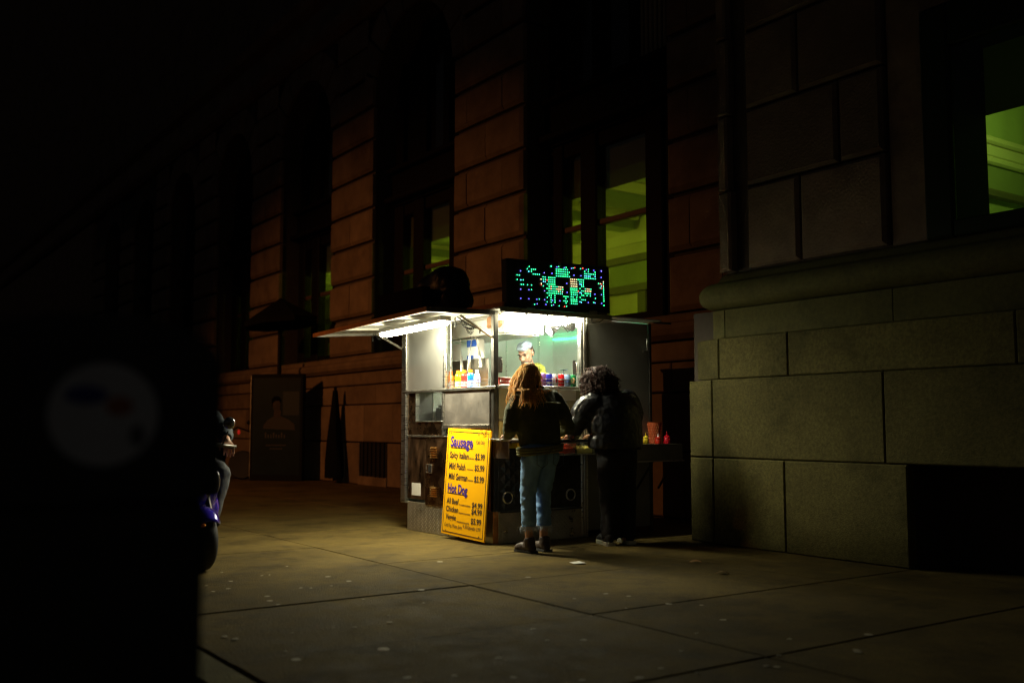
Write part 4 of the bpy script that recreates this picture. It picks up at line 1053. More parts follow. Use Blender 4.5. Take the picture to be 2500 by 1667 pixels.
for k in range(4): 
    pp.X = Matrix.Translation(Vector((.15, .03, .973 + k * .003))) @ Matrix.Rotation(R(-9 + 6 * k), 4, 'Z'); pp.box(-.12, .12, -.10, .12, 0, .0022)
pp.build('napkin_sheets', white_m, None, origin=(.15, .03, .973), label='loose white paper sheets on the left end of the counter', cat='paper')
# food being handled on the counter
b = MB(); b.ell((.16, .60, .985), (.05, .11, .018)); b.ell((.16, .58, 1.0), (.025, .09, .018))
b.build('hot_dog_bun', M('bun', (.55, .30, .10), .7, var=.2), None, smooth='all', origin=(.16, .6, .973), label='hot dog bun on foil in front of the red haired person', cat='hot dog')
b = MB(); b.ell((.17, .82, .984), (.06, .10, .012)); remesh(b, 'foil_wrap', M('foil', (.7, .62, .4), .3, .9, bump=.6, bscale=40), None, .006, 0, lambda v, n: .008 * noise.noise(v * 60), origin=(.17, .82, .973), label='crumpled foil wrap on the counter between the two customers', cat='foil')
# on the side shelf
ZS = .918
def squeeze(y, c, nm, label, x=.15, r=.028, h=.085, tip=None, cat='squeeze bottle'):
    loc = (x, y, ZS); mt = M('squeeze_' + nm, c, .4)
    lathe_thing('squeeze_bottle', label, cat, None, loc, [('bottle', [(.001, 0), (r, 0), (r * 1.03, .006), (r, h * .55), (r * .9, h * .62), (r, h * .66), (r, h * .78), (r * .55, h * .95)], mt), ('nozzle', [(r * .5, h * .95), (r * .25, h * 1.02), (.003, h * 1.4)], tip or mt)])
squeeze(1.79, (.80, .60, .03), 'yellow', 'yellow mustard squeeze bottle standing in front on the side shelf')
squeeze(1.735, (.62, .54, .22), 'cream', 'pale yellow squeeze bottle just behind the mustard one', x=.10)
squeeze(1.965, (.50, .02, .005), 'chili', 'red chili sauce bottle with white cap in front of the cup', tip=M('white_cap', (.85, .85, .85), .4), r=.033, h=.075)
squeeze(2.09, (.60, .005, .02), 'ketchup', 'red ketchup squeeze bottle at the far end of the shelf', r=.034, h=.09)
np_ = MB()
for k in range(9): np_.X = Matrix.Translation(Vector((.12, 1.655, ZS + .006 + k * .008))) @ Matrix.Rotation(R(random.uniform(-14, 14)), 4, 'Z') @ Matrix.Rotation(R(random.uniform(-5, 5)), 4, 'X'); np_.box(-.06, .06, -.055, .055, 0, .0055, .001)
np_.build('napkin_stack', M('cream_napkin', (.72, .60, .36), .8), None, origin=(.12, 1.655, ZS), label='loose stack of cream napkins beside the mustard bottle', cat='napkins')
cup = thing('cup_stack', 'tall orange cup stack with rows of pale dots on the shelf', 'cups', (.05, 2.01, ZS))
b = MB(); b.lathe([(.001, 0), (.055, 0), (.078, .215), (.080, .222), (.074, .22), (.001, .20)], (.05, 2.01, ZS), 22); b.build('cup', M('orange_cup', (.42, .075, .02), .5, var=.15), cup, smooth=True)
b = MB()
for i in range(7):
    z = .03 + i * .028; rr = .0555 + .023 * z / .215
    for k in range(20):
        an = 6.283 * (k + .5 * (i % 2)) / 20
        p = Vector((.05 + (rr + .0015) * math.cos(an), 2.01 + (rr + .0015) * math.sin(an), ZS + z)); b.ell(p, (.0035, .0035, .0045), 6, 4)
b.build('printed_dots', M('cup_dots', (.75, .35, .18), .5), cup, kind='stuff')

# ================================================================== PEOPLE
skin = M('skin', (.50, .27, .17), .5, var=.08, vscale=20)
denim = M('light_blue_denim', (.20, .36, .60), .85, var=.28, vscale=9, bump=.3, bscale=160, stretch=(1, 1, .5))
olive = M('dark_olive_suede', (.075, .080, .030), .88, var=.25, vscale=14, bump=.25, bscale=120)
ginger = M('ginger_hair', (.80, .40, .075), .62, spec=.2, var=.35, vscale=25)
darkhair = M('dark_brown_hair', (.055, .028, .022), .65, spec=.2, var=.3, vscale=25)
puffer = M('black_puffer_nylon', (.020, .021, .024), .34, var=.15, vscale=10, bump=.15, bscale=30)
blackcloth = M('black_trouser_cloth', (.008, .008, .009), .9, var=.2)
hoodie = M('lime_green_fleece', (.40, .40, .055), .9, var=.12, vscale=18, bump=.3, bscale=150)
V = Vector
def fold(v, s, am): return am * noise.noise(V((v.x * s, v.y * s, v.z * s * .6))) + am * .5 * noise.noise(v * s * 2.3)

def hand(b, wrist, dirn, palm_n, L=.17, spread=1., curl=.6, thumb=1):
    """palm, four unequal bent fingers and a thumb leaving the side of the palm"""
    f = V(dirn).normalized(); n = V(palm_n); n = (n - f * n.dot(f)).normalized(); s = f.cross(n)
    w_ = V(wrist); pc = w_ + f * L * .28
    b.capsule(w_ - f * .03, w_ + f * .02, L * .16, L * .16, 8)
    for q in (-.6, -.2, .2, .6): b.capsule(w_ + f * .015 + s * q * L * .2, w_ + f * L * .48 + s * q * L * .34, L * .085, L * .075, 8)
    for q, ln in ((-.6, .40), (-.2, .48), (.2, .50), (.6, .45)):
        p0 = w_ + f * L * .48 + s * q * L * .36 * spread; d = f.copy(); p = p0; r = L * .058
        for k in range(3):
            d = (d * math.cos(curl) + n * math.sin(curl)).normalized(); e = p + d * ln * L * (.42, .32, .26)[k]
            b.capsule(p, e, r, r * .9, 8); p = e; r *= .9
    t0 = w_ + f * L * .15 + s * thumb * L * .17; t1 = t0 + (f * .6 + s * thumb * .7 + n * .35).normalized() * L * .27; t2 = t1 + (f * .9 + n * .5).normalized() * L * .2
    b.capsule(t0, t1, L * .075, L * .062, 8); b.capsule(t1, t2, L * .062, L * .05, 8)

def head(b, c, fwd, up, s=1.):
    """skull, jaw, nose, brow, ears; c is the centre of the head"""
    f = V(fwd).normalized(); u = V(up); u = (u - f * u.dot(f)).normalized(); r = f.cross(u); c = V(c)
    rot = Matrix((r, f, u)).transposed()
    P = lambda x, y, z: c + r * x * s + f * y * s + u * z * s
    E_ = lambda x, y, z, a, bb, cc: b.ell(P(x, y, z), (a * s, bb * s, cc * s), 16, 12, rot)
    E_(0, -.012, .035, .076, .095, .082); E_(0, .022, -.03, .062, .070, .085); E_(0, .045, -.078, .036, .040, .032)
    E_(-.035, .055, -.02, .03, .03, .03); E_(.035, .055, -.02, .03, .03, .03)
    E_(0, .074, .028, .055, .020, .014)
    b.capsule(P(0, .086, .012), P(0, .112, -.028), .009 * s, .014 * s, 8); E_(.012, .098, -.032, .010, .012, .008); E_(-.012, .098, -.032, .010, .012, .008)
    E_(0, .083, -.056, .024, .013, .006); E_(0, .081, -.066, .021, .012, .007)
    for q in (-1, 1): E_(q * .078, -.01, -.005, .010, .020, .032)
    return P, rot
def face_bits(P, rot, par, s=1., eye=None):
    e = MB(); 
    for q in (-1, 1): e.ell(P(q * .031, .077, .010), (.014 * s, .008 * s, .0075 * s), 10, 8, rot)
    e.build('eye', M('dark_eye', (.03, .02, .015), .2), par, smooth='all')
    e = MB()
    for q in (-1, 1): e.ell(P(q * .031, .088, .030), (.021 * s, .009 * s, .0055 * s), 10, 8, rot)
    e.build('eyebrow', darkhair, par, smooth='all')
    e = MB(); e.ell(P(0, .088, -.061), (.023 * s, .010 * s, .006 * s), 10, 8, rot); e.build('mouth', M('lip', (.36, .13, .10), .5), par, smooth='all')

def lock(b, pts, r, n=4, flat=.45):
    N = len(pts); b.tube(pts, [r * (.35 + .65 * min(1, 3 * i / N)) * (1 - .85 * (i / (N - 1)) ** 3) for i in range(N)], n, True, flat)

# ---------------------------------------------------------------- person in the olive jacket
p1 = thing('person', 'person with long ginger hair, olive jacket and frayed cropped jeans at the counter', 'person', (.68, .03, 0))
HC = V((.535, .005, 1.535)); hf = V((-.86, -.05, -.42)); hu = V((-.42, -.02, .9))
b = MB(); P1, rot1 = head(b, HC, hf, hu, .98)
b.capsule((.615, .03, 1.30), (.56, .015, 1.45), .062, .056)
b.capsule((.62, .05, .95), (.61, .045, 1.30), .14, .13)
for (an, kn, hp) in (((.705, -.098, .06), (.675, -.085, .5), (.69, -.05, .86)), ((.69, .072, .06), (.665, .09, .5), (.69, .12, .86))):
    b.capsule(an, kn, .036, .046); b.capsule(kn, hp, .048, .07)
hand(b, (.305, -.04, 1.02), (-1, .25, -.15), (0, 0, -1), .165, 1, .35, 1)
hand(b, (.285, .33, 1.015), (-1, -.25, -.1), (0, 0, -1), .165, 1, .35, -1)
for (e, w_) in (((.60, -.235, 1.09), (.305, -.04, 1.02)), ((.585, .405, 1.09), (.285, .33, 1.015))): b.capsule(e, w_, .045, .03)
body = remesh(b, 'body', skin, p1, .008, 3)
face_bits(P1, rot1, p1, .98)
# jeans: straight leg, cut off above the ankle
b = MB()
hip = V((.69, .03, .86))
b.ell((.685, .030, .90), (.118, .180, .13)); b.ell((.73, -.045, .83), (.092, .094, .115)); b.ell((.73, .105, .83), (.092, .094, .115))
for (an, kn, hp, rr) in (((.700, -.100, .222), (.672, -.084, .52), (.69, -.060, .82), 1), ((.685, .078, .222), (.662, .088, .52), (.69, .115, .82), 1)):
    b.tube([an, V(an).lerp(V(kn), .5), kn, V(kn).lerp(V(hp), .5), hp], [.066, .068, .072, .086, .096], 18)
def jeans_fold(v, n):
    k = .006 * noise.noise(V((v.x * 9, v.y * 9, v.z * 22))) + .004 * noise.noise(V((v.x * 22, v.y * 22, v.z * 40)))
    return k * (1.5 if v.z < .62 else .8)
jeans = remesh(b, 'jeans', denim, p1, .012, 4, jeans_fold)
b = MB()
rnd = random.Random(3)
for (cx, cy) in ((.700, -.100), (.685, .080)):
    for k in range(70):
        an = 6.283 * k / 70 + rnd.uniform(-.05, .05); r0 = .068; L = rnd.uniform(.015, .06) * (1.5 if rnd.random() < .2 else 1)
        p = V((cx + r0 * math.cos(an), cy + r0 * math.sin(an), .228)); o_ = V((math.cos(an), math.sin(an), 0)) * rnd.uniform(-.006, .02)
        b.tube([p, p + V((0, 0, -.5 * L)) + o_ * .4, p + V((rnd.uniform(-.006, .006), rnd.uniform(-.006, .006), -L)) + o_], [.0035, .003, .001], 4)
b.build('frayed_hem', M('pale_frayed_denim', (.42, .46, .50), .9), jeans, kind='stuff')
for (y0, z0) in ((-.055, .80), (.125, .80)):
    b = MB(); pts = []
    for (u, v) in ((-.055, .06), (.055, .06), (.055, -.03), (0, -.065), (-.055, -.03), (-.055, .06)): pts.append((.842 - 1.2 * (u * u) , y0 + u, z0 + v))
    b.tube(pts, .0035, 5); b.build('back_pocket', M('denim_seam', (.10, .15, .22), .9), jeans, smooth='all')
# jacket
b = MB()
b.tube([(.685, .035, .93), (.675, .035, 1.02), (.655, .035, 1.16), (.63, .035, 1.29), (.60, .032, 1.385), (.575, .02, 1.43)], [.205, .212, .222, .222, .185, .09], 22, True, .66, up=(1, 0, 0))
b.ell((.605, -.135, 1.335), (.10, .085, .085)); b.ell((.60, .225, 1.345), (.10, .09, .085))
b.tube([(.61, -.15, 1.34), (.625, -.205, 1.22), (.615, -.238, 1.095)], [.082, .078, .070], 14); b.ell((.615, -.236, 1.09), (.07, .066, .066))
b.tube([(.615, -.236, 1.09), (.47, -.15, 1.045), (.325, -.055, 1.02)], [.066, .058, .05], 14)
b.tube([(.605, .24, 1.35), (.61, .345, 1.22), (.60, .41, 1.10)], [.085, .082, .072], 14); b.ell((.60, .41, 1.09), (.072, .07, .068))
b.tube([(.60, .41, 1.09), (.45, .38, 1.04), (.305, .335, 1.015)], [.068, .06, .052], 14)
jk = remesh(b, 'jacket', olive, p1, .012, 4, lambda v, n: fold(v, 9, .013) + (.008 * noise.noise(V((v.x * 14, v.y * 14, v.z * 34))) if abs(v.y - .03) > .19 else 0))
# collar, yoke seam and ribbed hem
def ring(cx, cy, z, rx, ry, tilt, r, a0=0, a1=6.283, n=40, name='seam', mt=None, par=None):
    b = MB(); b.tube([(cx + rx * math.cos(a0 + (a1 - a0) * k / n), cy + ry * math.sin(a0 + (a1 - a0) * k / n), z + tilt * ry * math.sin(a0 + (a1 - a0) * k / n)) for k in range(n + 1)], r, 8)
    return b.build(name, mt, par, smooth='all')
hem_m = M('olive_rib', (.17, .165, .055), .9, var=.2, vscale=40)
for k, z in enumerate((.872, .895, .918)): ring(.69, .033, z, .148 + .004 * k, .218 + .003 * k, .10, .013, name='hem_rib', mt=hem_m, par=jk)
ring(.652, .035, 1.305, .155, .225, .0, .006, -1.35, 1.35, name='yoke_seam', mt=hem_m, par=jk)
b = MB(); b.tube([(.575 + .085 * math.cos(t), .02 + .10 * math.sin(t), 1.425 + .02 * math.cos(t)) for t in [-2.3 + 4.6 * k / 24 for k in range(25)]], .034, 10, True, .5); b.build('collar', M('dark_collar', (.03, .028, .018), .85), jk, smooth='all')
# hair: wavy locks over the skull, swept to the left shoulder
b = MB(); rnd = random.Random(5)
hb_ = MB(); hb_.ell(HC + V((.012, 0, .045)), (.098, .086, .088)); hb_.ell(HC + V((.07, -.02, -.03)), (.075, .085, .10)); hb_.ell(HC + V((.10, -.07, -.14)), (.055, .085, .10)); hb_.ell(HC + V((.125, -.115, -.25)), (.045, .06, .09))
hair = remesh(hb_, 'hair', ginger, p1, .012, 3, lambda v, n: .012 * noise.noise(V((v.x * 40, v.y * 40, v.z * 9))))
for k in range(760):
    th = rnd.uniform(-2.6, 2.6); ph = rnd.uniform(.0, 1.25)
    nrm = V((math.sin(ph) * math.cos(th), math.sin(ph) * math.sin(th), math.cos(ph)))
    p = HC + V((.005, 0, .04)) + V((nrm.x * .102, nrm.y * .088, nrm.z * .094))
    L = (rnd.uniform(.26, .43) if nrm.y < .15 else rnd.uniform(.14, .25)); N = 14; pts = [p.copy()]; d = (V((nrm.x, nrm.y, .1)) * .7 + V((.25, -.15, -.5))).normalized()
    fr_ = rnd.uniform(26, 44); phs = rnd.uniform(0, 6.28); am = rnd.uniform(.006, .018)
    side = -1 if rnd.random() < .86 else .5
    for i in range(N):
        t = i / N
        tgt = V((.18, -.34 * (side < 0) + .05 * (side > 0) + .10 * nrm.y, -1.)).normalized()
        d = (d * .70 + tgt * .30).normalized(); p = p + d * L / N
        # stay outside head, neck and back
        q = p - (HC + V((.005, 0, .03)))
        e = math.sqrt((q.x / .10) ** 2 + (q.y / .087) ** 2 + (q.z / .10) ** 2)
        if e < 1.04: p = HC + V((.005, 0, .03)) + q * (1.05 / max(e, .2))
        ax = V((.625 + .0, .03, 0)); bx = .168 if p.z < 1.30 else .168 - (p.z - 1.30) * .55
        if p.z < 1.42 and p.x < ax.x + bx and abs(p.y - .03) < .22: p.x = ax.x + bx + rnd.uniform(.0, .02)
        wv = am * math.sin(fr_ * L * t + phs) * min(1, 3 * t)
        pts.append(p + V((.5 * wv, wv, .3 * wv)))
    lock(b, pts, rnd.uniform(.0032, .0075))
b.build('hair_locks', ginger, hair, smooth='all', fixn=False, kind='stuff')
# boots
for (cx, cy, an) in ((.700, -.100, 8), (.685, .078, -6)):
    b = MB(); X = Matrix.Translation(V((cx, cy, 0))) @ Matrix.Rotation(R(180 + an), 4, 'Z'); b.X = X
    b.tube([(-.02, 0, .03), (-.015, 0, .075), (-.0, 0, .125)], [.046, .050, .050], 14, True, 1.); b.ell((.06, 0, .045), (.105, .044, .042)); b.ell((.115, 0, .036), (.055, .043, .034)); b.ell((-.035, 0, .04), (.045, .042, .042))
    bt = remesh(b, 'boot', leather_m, p1, .009, 3, lambda v, n: fold(v, 25, .004))
    b = MB(); b.X = X; b.prism([(-.085, -.035), (-.07, -.045), (.10, -.047), (.155, -.033), (.172, 0), (.155, .033), (.10, .047), (-.07, .045), (-.085, .035)], 'z', .001, .020); b.build('sole', black_rub, bt)

# ---------------------------------------------------------------- person in the black puffer jacket
p2 = thing('person', 'person with dark curly hair and black puffer jacket bending over the counter', 'person', (.62, .95, 0))
HD = V((.47, .885, 1.50)); hf2 = V((-.80, -.15, -.58)); hu2 = V((-.58, -.05, .8))
b = MB(); P2, rot2 = head(b, HD, hf2, hu2, 1.0)
b.capsule((.60, .91, 1.30), (.51, .89, 1.43), .065, .06); b.capsule((.64, .93, .95), (.60, .92, 1.28), .15, .15)
for (an, kn, hp) in (((.66, .84, .06), (.66, .85, .5), (.67, .86, .86)), ((.67, 1.05, .06), (.66, 1.05, .5), (.67, 1.03, .86))): b.capsule(an, kn, .045, .06); b.capsule(kn, hp, .065, .09)
hand(b, (.27, .74, 1.02), (-1, .3, -.2), (0, 0, -1), .18, 1, .4, 1); hand(b, (.27, 1.02, 1.02), (-1, -.3, -.2), (0, 0, -1), .18, 1, .4, -1)
for (e, w_) in (((.47, .60, 1.08), (.27, .74, 1.02)), ((.55, 1.22, 1.10), (.27, 1.02, 1.02))): b.capsule(e, w_, .05, .033)
remesh(b, 'body', skin, p2, .009, 3); face_bits(P2, rot2, p2, 1.)
b = MB()
b.ell((.66, .945, .88), (.145, .235, .15)); b.ell((.71, .945, .80), (.115, .21, .14))
for (an, kn, hp) in (((.66, .865, .06), (.66, .865, .5), (.67, .855, .86)), ((.675, 1.06, .06), (.665, 1.055, .5), (.67, 1.04, .86))):
    b.tube([an, V(an).lerp(V(kn), .5), kn, V(kn).lerp(V(hp), .5), hp], [.090, .092, .100, .116, .128], 18)
remesh(b, 'trousers', blackcloth, p2, .014, 4, lambda v, n: fold(v, 10, .014))
# quilted puffer jacket, stitched into tubes
b = MB()
b.tube([(.655, .945, .90), (.66, .945, 1.0), (.655, .94, 1.12), (.635, .935, 1.24), (.60, .93, 1.34), (.565, .92, 1.41)], [.275, .285, .285, .275, .225, .11], 24, True, .72, up=(1, 0, 0))
b.ell((.585, .735, 1.305), (.125, .125, .115)); b.ell((.60, 1.14, 1.335), (.125, .115, .11))
b.tube([(.58, .715, 1.31), (.535, .635, 1.20), (.47, .595, 1.085)], [.118, .105, .09], 16); b.ell((.465, .60, 1.08), (.09, .085, .085))
b.tube([(.465, .60, 1.08), (.38, .66, 1.045), (.29, .73, 1.02)], [.085, .075, .06], 14)
b.tube([(.60, 1.15, 1.33), (.60, 1.22, 1.21), (.55, 1.235, 1.10)], [.115, .105, .09], 16); b.ell((.55, 1.235, 1.095), (.09, .085, .085))
b.tube([(.55, 1.235, 1.095), (.42, 1.14, 1.05), (.29, 1.03, 1.02)], [.085, .075, .06], 14)
def quilt(v, n):
    s = abs(math.sin(math.pi * (v.z - .06 + .02 * math.sin(v.y * 5)) / .19)); k = .22 if n.x > .25 else 1
    return k * (.034 * (s ** .4) - .020) + .007 * noise.noise(V((v.x * 22, v.y * 22, v.z * 30))) * (1.2 - s) + .004 * noise.noise(v * 35)
jk2 = remesh(b, 'puffer_jacket', puffer, p2, .011, 2, quilt)
# small pale logo on the shoulder blade: three quarter-round stripes beside a block
lm = MB(); o_ = V((.775, 1.10, 1.375))
e1 = V((-.25, .97, -.05)).normalized(); e2 = V((-.62, -.18, .76)).normalized(); e3 = e1.cross(e2)
if e3.x < 0: e3 = -e3
for k in range(3):
    r0, r1 = .014 + k * .012, .021 + k * .012; n_ = 8; vs = []
    for rr in (r0, r1):
        for q in range(n_ + 1): an = math.pi / 2 * q / n_; vs.append(o_ + e1 * rr * math.cos(an) + e2 * rr * math.sin(an) + e3 * .0)
    lm.add(vs, [(q, q + 1, n_ + 2 + q, n_ + 1 + q) for q in range(n_)])
for k in range(3): 
    z = -.004 - .009 * 0; lm.add([o_ - e1 * .008 + e2 * (.030 - k * .013), o_ - e1 * .045 + e2 * (.030 - k * .013), o_ - e1 * .045 + e2 * (.022 - k * .013), o_ - e1 * .008 + e2 * (.022 - k * .013)], [(0, 1, 2, 3)])
# lay the stitched logo on the cloth
dv = [v.co + WL[jk2.name] for v in jk2.data.vertices]
for i, p in enumerate(lm.v):
    d_ = (p - o_); base = V((0, p.y, p.z)); best = max((q.x for q in dv if abs(q.y - p.y) < .018 and abs(q.z - p.z) < .018), default=p.x)
    lm.v[i] = V((best + .006, p.y, p.z))
lm.build('stitched_logo', M('pale_stitching', (.55, .52, .40), .7), jk2, fixn=False)
# curly hair
b = MB(); rnd = random.Random(11)
hb_ = MB(); hb_.ell(HD + V((.02, .0, .035)), (.145, .150, .135)); hb_.ell(HD + V((.05, -.05, -.04)), (.11, .12, .10))
hair2 = remesh(hb_, 'hair', darkhair, p2, .014, 2, lambda v, n: .030 * noise.noise(v * 18) + .016 * noise.noise(v * 40))
for k in range(760):
    z = rnd.uniform(-.85, 1); th = rnd.uniform(0, 6.283); q = math.sqrt(1 - z * z)
    nrm = V((q * math.cos(th), q * math.sin(th), z))
    if nrm.x < -.55 and nrm.z < .4: continue
    p = HD + V((.02, -.005, .03)) + V((nrm.x * .135, nrm.y * .150, nrm.z * .125))
    if nrm.z < -.2: p += V((.03, -.03, 0))
    L = rnd.uniform(.05, .11); ax = (nrm * .7 + V((.1, 0, -.8)) + V((rnd.uniform(-.5, .5), rnd.uniform(-.5, .5), rnd.uniform(-.3, .3)))).normalized()
    r_, u_, f_ = frame(ax); cr = rnd.uniform(.007, .013); turns = rnd.uniform(1.5, 3); N = 12; ph = rnd.uniform(0, 6.28)
    pts = [p + f_ * L * i / N + (r_ * math.cos(ph + 6.283 * turns * i / N) + u_ * math.sin(ph + 6.283 * turns * i / N)) * cr for i in range(N + 1)]
    lock(b, pts, rnd.uniform(.004, .0075), 4, .7)
b.build('hair_curls', darkhair, hair2, smooth='all', fixn=False, kind='stuff')
for (cx, cy, an) in ((.655, .835, 10), (.675, 1.075, -8)):
    X = Matrix.Translation(V((cx, cy, 0))) @ Matrix.Rotation(R(180 + an - (28 if cy < .9 else 12)), 4, 'Z')
    b = MB(); b.X = X; b.ell((.06, 0, .06), (.15, .048, .045)); b.ell((-.04, 0, .07), (.055, .044, .06)); b.ell((.15, 0, .045), (.06, .046, .035))
    sh_ = remesh(b, 'shoe', M('black_canvas', (.015, .015, .016), .8), p2, .009, 2)
    b = MB(); b.X = X; b.prism([(-.10, -.03), (-.085, -.048), (.14, -.052), (.20, -.036), (.215, 0), (.20, .036), (.14, .052), (-.085, .048), (-.10, .03)], 'z', .001, .032); b.build('sole', M('off_white_rubber', (.62, .62, .50), .6), sh_)
    b = MB(); b.X = X; b.box(-.03, .12, .0535, .0545, .036, .043, 0); b.build('stripe', M('white_stripe', (.7, .7, .6), .6), sh_)

# ---------------------------------------------------------------- vendor inside the cart
p3 = thing('person', 'vendor in a lime green hoodie with a bluish reflection shaped as a cap, looking down inside the cart', 'person', (-1.0, 1.15, .30))
HV = V((-.985, 1.085, 1.885)); vf = V((.36, -.80, -.42)); vu = V((.10, -.42, .88))
b = MB(); P3, rot3 = head(b, HV, vf, vu, 1.03)
b.capsule((-1.01, 1.17, 1.62), (-.995, 1.12, 1.80), .066, .058); b.capsule((-1.02, 1.2, 1.0), (-1.02, 1.19, 1.55), .15, .15)
for s_ in (-.1, .1): b.capsule((-1.02 + s_, 1.2, .40), (-1.02 + s_, 1.17, .75), .05, .06); b.capsule((-1.02 + s_, 1.17, .75), (-1.02 + s_ * .9, 1.2, 1.1), .065, .09)
hand(b, (-.78, .72, 1.36), (-.2, -1, -.2), (0, 0, -1), .18, 1, .5, -1); hand(b, (-1.16, .74, 1.36), (.2, -1, -.2), (0, 0, -1), .18, 1, .5, 1)
remesh(b, 'body', M('vendor_skin', (.56, .31, .20), .5, var=.1, vscale=18), p3, .0065, 3); face_bits(P3, rot3, p3, 1.03)
b = MB(); b.ell(P3(0, .060, -.070), (.052, .042, .036), 14, 10, rot3); b.ell(P3(0, .02, -.075), (.060, .05, .03), 14, 10, rot3); b.build('stubble', M('stubble_beard', (.17, .105, .075), .8, var=.2, vscale=60), p3, smooth='all')
b = MB(); b.ell(P3(0, -.022, .052), (.080, .092, .074), 16, 12, rot3); b.ell(P3(0, -.05, .0), (.076, .06, .06), 16, 12, rot3)
remesh(b, 'hair', darkhair, p3, .008, 2, lambda v, n: .004 * noise.noise(v * 70))
b = MB(); b.ell(P3(0, -.010, .082), (.088, .104, .052), 18, 10, rot3); b.ell(P3(0, .065, .085), (.055, .045, .020), 14, 8, rot3); b.ell(P3(-.03, .03, .118), (.045, .05, .025), 12, 8, rot3)  # cap shape added for the bluish glass reflection over the hair
remesh(b, 'cap', M('bluish_reflection_cap', (.42, .50, .58), .75, var=.12, vscale=14), p3, .009, 1, lambda v, n: .011 * noise.noise(v * 28))
b = MB()
b.tube([(-1.02, 1.2, 1.02), (-1.02, 1.2, 1.25), (-1.02, 1.19, 1.48), (-1.015, 1.175, 1.62), (-1.01, 1.16, 1.70)], [.175, .185, .20, .18, .09], 22, True, .70, up=(0, 1, 0))
b.ell((-1.215, 1.17, 1.60), (.085, .085, .08)); b.ell((-.825, 1.19, 1.61), (.085, .085, .08))
b.tube([(-1.24, 1.17, 1.58), (-1.29, 1.10, 1.44), (-1.29, 1.03, 1.33)], [.078, .070, .062], 14); b.ell((-1.29, 1.03, 1.33), (.063, .063, .06)); b.tube([(-1.29, 1.03, 1.33), (-1.22, .88, 1.345), (-1.17, .76, 1.36)], [.060, .052, .046], 14)
b.tube([(-.81, 1.19, 1.59), (-.745, 1.12, 1.45), (-.73, 1.03, 1.33)], [.078, .070, .062], 14); b.ell((-.73, 1.03, 1.33), (.063, .063, .06)); b.tube([(-.73, 1.03, 1.33), (-.75, .88, 1.345), (-.78, .745, 1.36)], [.060, .052, .046], 14)
b.tube([(-1.01 + .10 * math.cos(t), 1.155 + .105 * math.sin(t), 1.725 + .035 * math.sin(t)) for t in [2.0 * math.pi * k / 20 for k in range(21)]], [.042] * 21, 10)
b.ell((-1.0, 1.265, 1.70), (.12, .06, .09))
remesh(b, 'hoodie', hoodie, p3, .011, 3, lambda v, n: fold(v, 11, .014))
b = MB()
for s_ in (-.1, .1): b.capsule((-1.02 + s_, 1.2, .42), (-1.02 + s_, 1.2, 1.05), .08, .11)
remesh(b, 'trousers', blackcloth, p3, .016, 2)
for s_ in (-.1, .1):
    b = MB(); b.ell((-1.02 + s_, 1.15, .345), (.05, .13, .045)); b.build('shoe', black_rub, p3, smooth='all')

# ================================================================== SCOOTER AND RIDER
blue_p = M('deep_blue_paint', (.035, .02, .42), .18, .1, coat=1.0)
SC = V((-.2, -2.78, 0)); sc = thing('scooter', 'deep blue scooter with black front wheel ridden along the sidewalk', 'scooter', SC)
def W(cx, r, name='wheel'):
    b = MB(); prof = [(r * .62, -.048), (r * .86, -.060), (r * .97, -.040), (r, -.015), (r, .015), (r * .97, .040), (r * .86, .060), (r * .62, .048)]
    b.lathe(prof, (cx, SC.y, r), 30, (0, 1, 0)); t = b.build(name, black_rub, sc, smooth=True)
    b = MB(); b.lathe([(.03, -.06), (r * .6, -.03), (r * .61, .03), (.03, .06)], (cx, SC.y, r), 20, (0, 1, 0)); b.build('rim', steel_d, t, smooth=True)
W(.13, .225); W(-1.02, .225)
b = MB(); n_ = 14
prof = []
for k in range(n_ + 1):
    an = R(-8 + 150 * k / n_); prof.append((an))
for wy in range(6):
    pass
vs = []; fs = []
for k in range(n_ + 1):
    an = R(38 + 120 * k / n_); ln = 1 - .35 * abs(k / n_ - .4)
    for q in range(7):
        u = -1 + 2 * q / 6; rr = .262 - .035 * u * u
        vs.append((.13 + rr * math.cos(an), SC.y + u * .088 * ln, .225 + rr * math.sin(an)))
for k in range(n_):
    for q in range(6): fs.append((k * 7 + q, k * 7 + q + 1, (k + 1) * 7 + q + 1, (k + 1) * 7 + q))
b.add(vs, fs); fo = b.build('fender', blue_p, sc, smooth='all'); so = fo.modifiers.new('s', 'SOLIDIFY'); so.thickness = .006
b = MB(); b.ell((.335, SC.y - .06, .36), (.012, .022, .014), 12, 8); b.build('reflector', M('orange_reflector', (.8, .18, .01), .2, coat=1), sc, smooth='all')
b = MB(); b.cyl((.13, SC.y - .10, .225), (-.05, SC.y - .07, .62), .022, n=10); b.cyl((.13, SC.y + .10, .225), (-.05, SC.y + .07, .62), .022, n=10); b.build('fork', steel_dark, sc, kind='stuff')
b = MB()
for (c_, r_) in (((-.10, SC.y, .62), (.10, .20, .22)), ((-.12, SC.y, .78), (.08, .15, .10)), ((-.16, SC.y, .45), (.07, .23, .22)), ((-.04, SC.y, .60), (.10, .10, .16))): b.ell(c_, r_)
remesh(b, 'leg_shield', blue_p, sc, .018, 4)
b = MB(); b.lathe([(.002, .03), (.06, .02), (.075, 0), (.06, -.02)], (.05, SC.y, .66), 20, (1, 0, .15)); b.build('headlight', M('dark_headlight', (.25, .25, .27), .08, coat=1), sc, smooth=True)
b = MB(); b.ell((.0, SC.y + .14, .66), (.03, .035, .09), 14, 10); b.ell((.0, SC.y - .14, .66), (.03, .035, .09), 14, 10); b.build('indicator', M('smoked_lens', (.12, .12, .13), .1, coat=1), sc, smooth='all', kind='stuff')
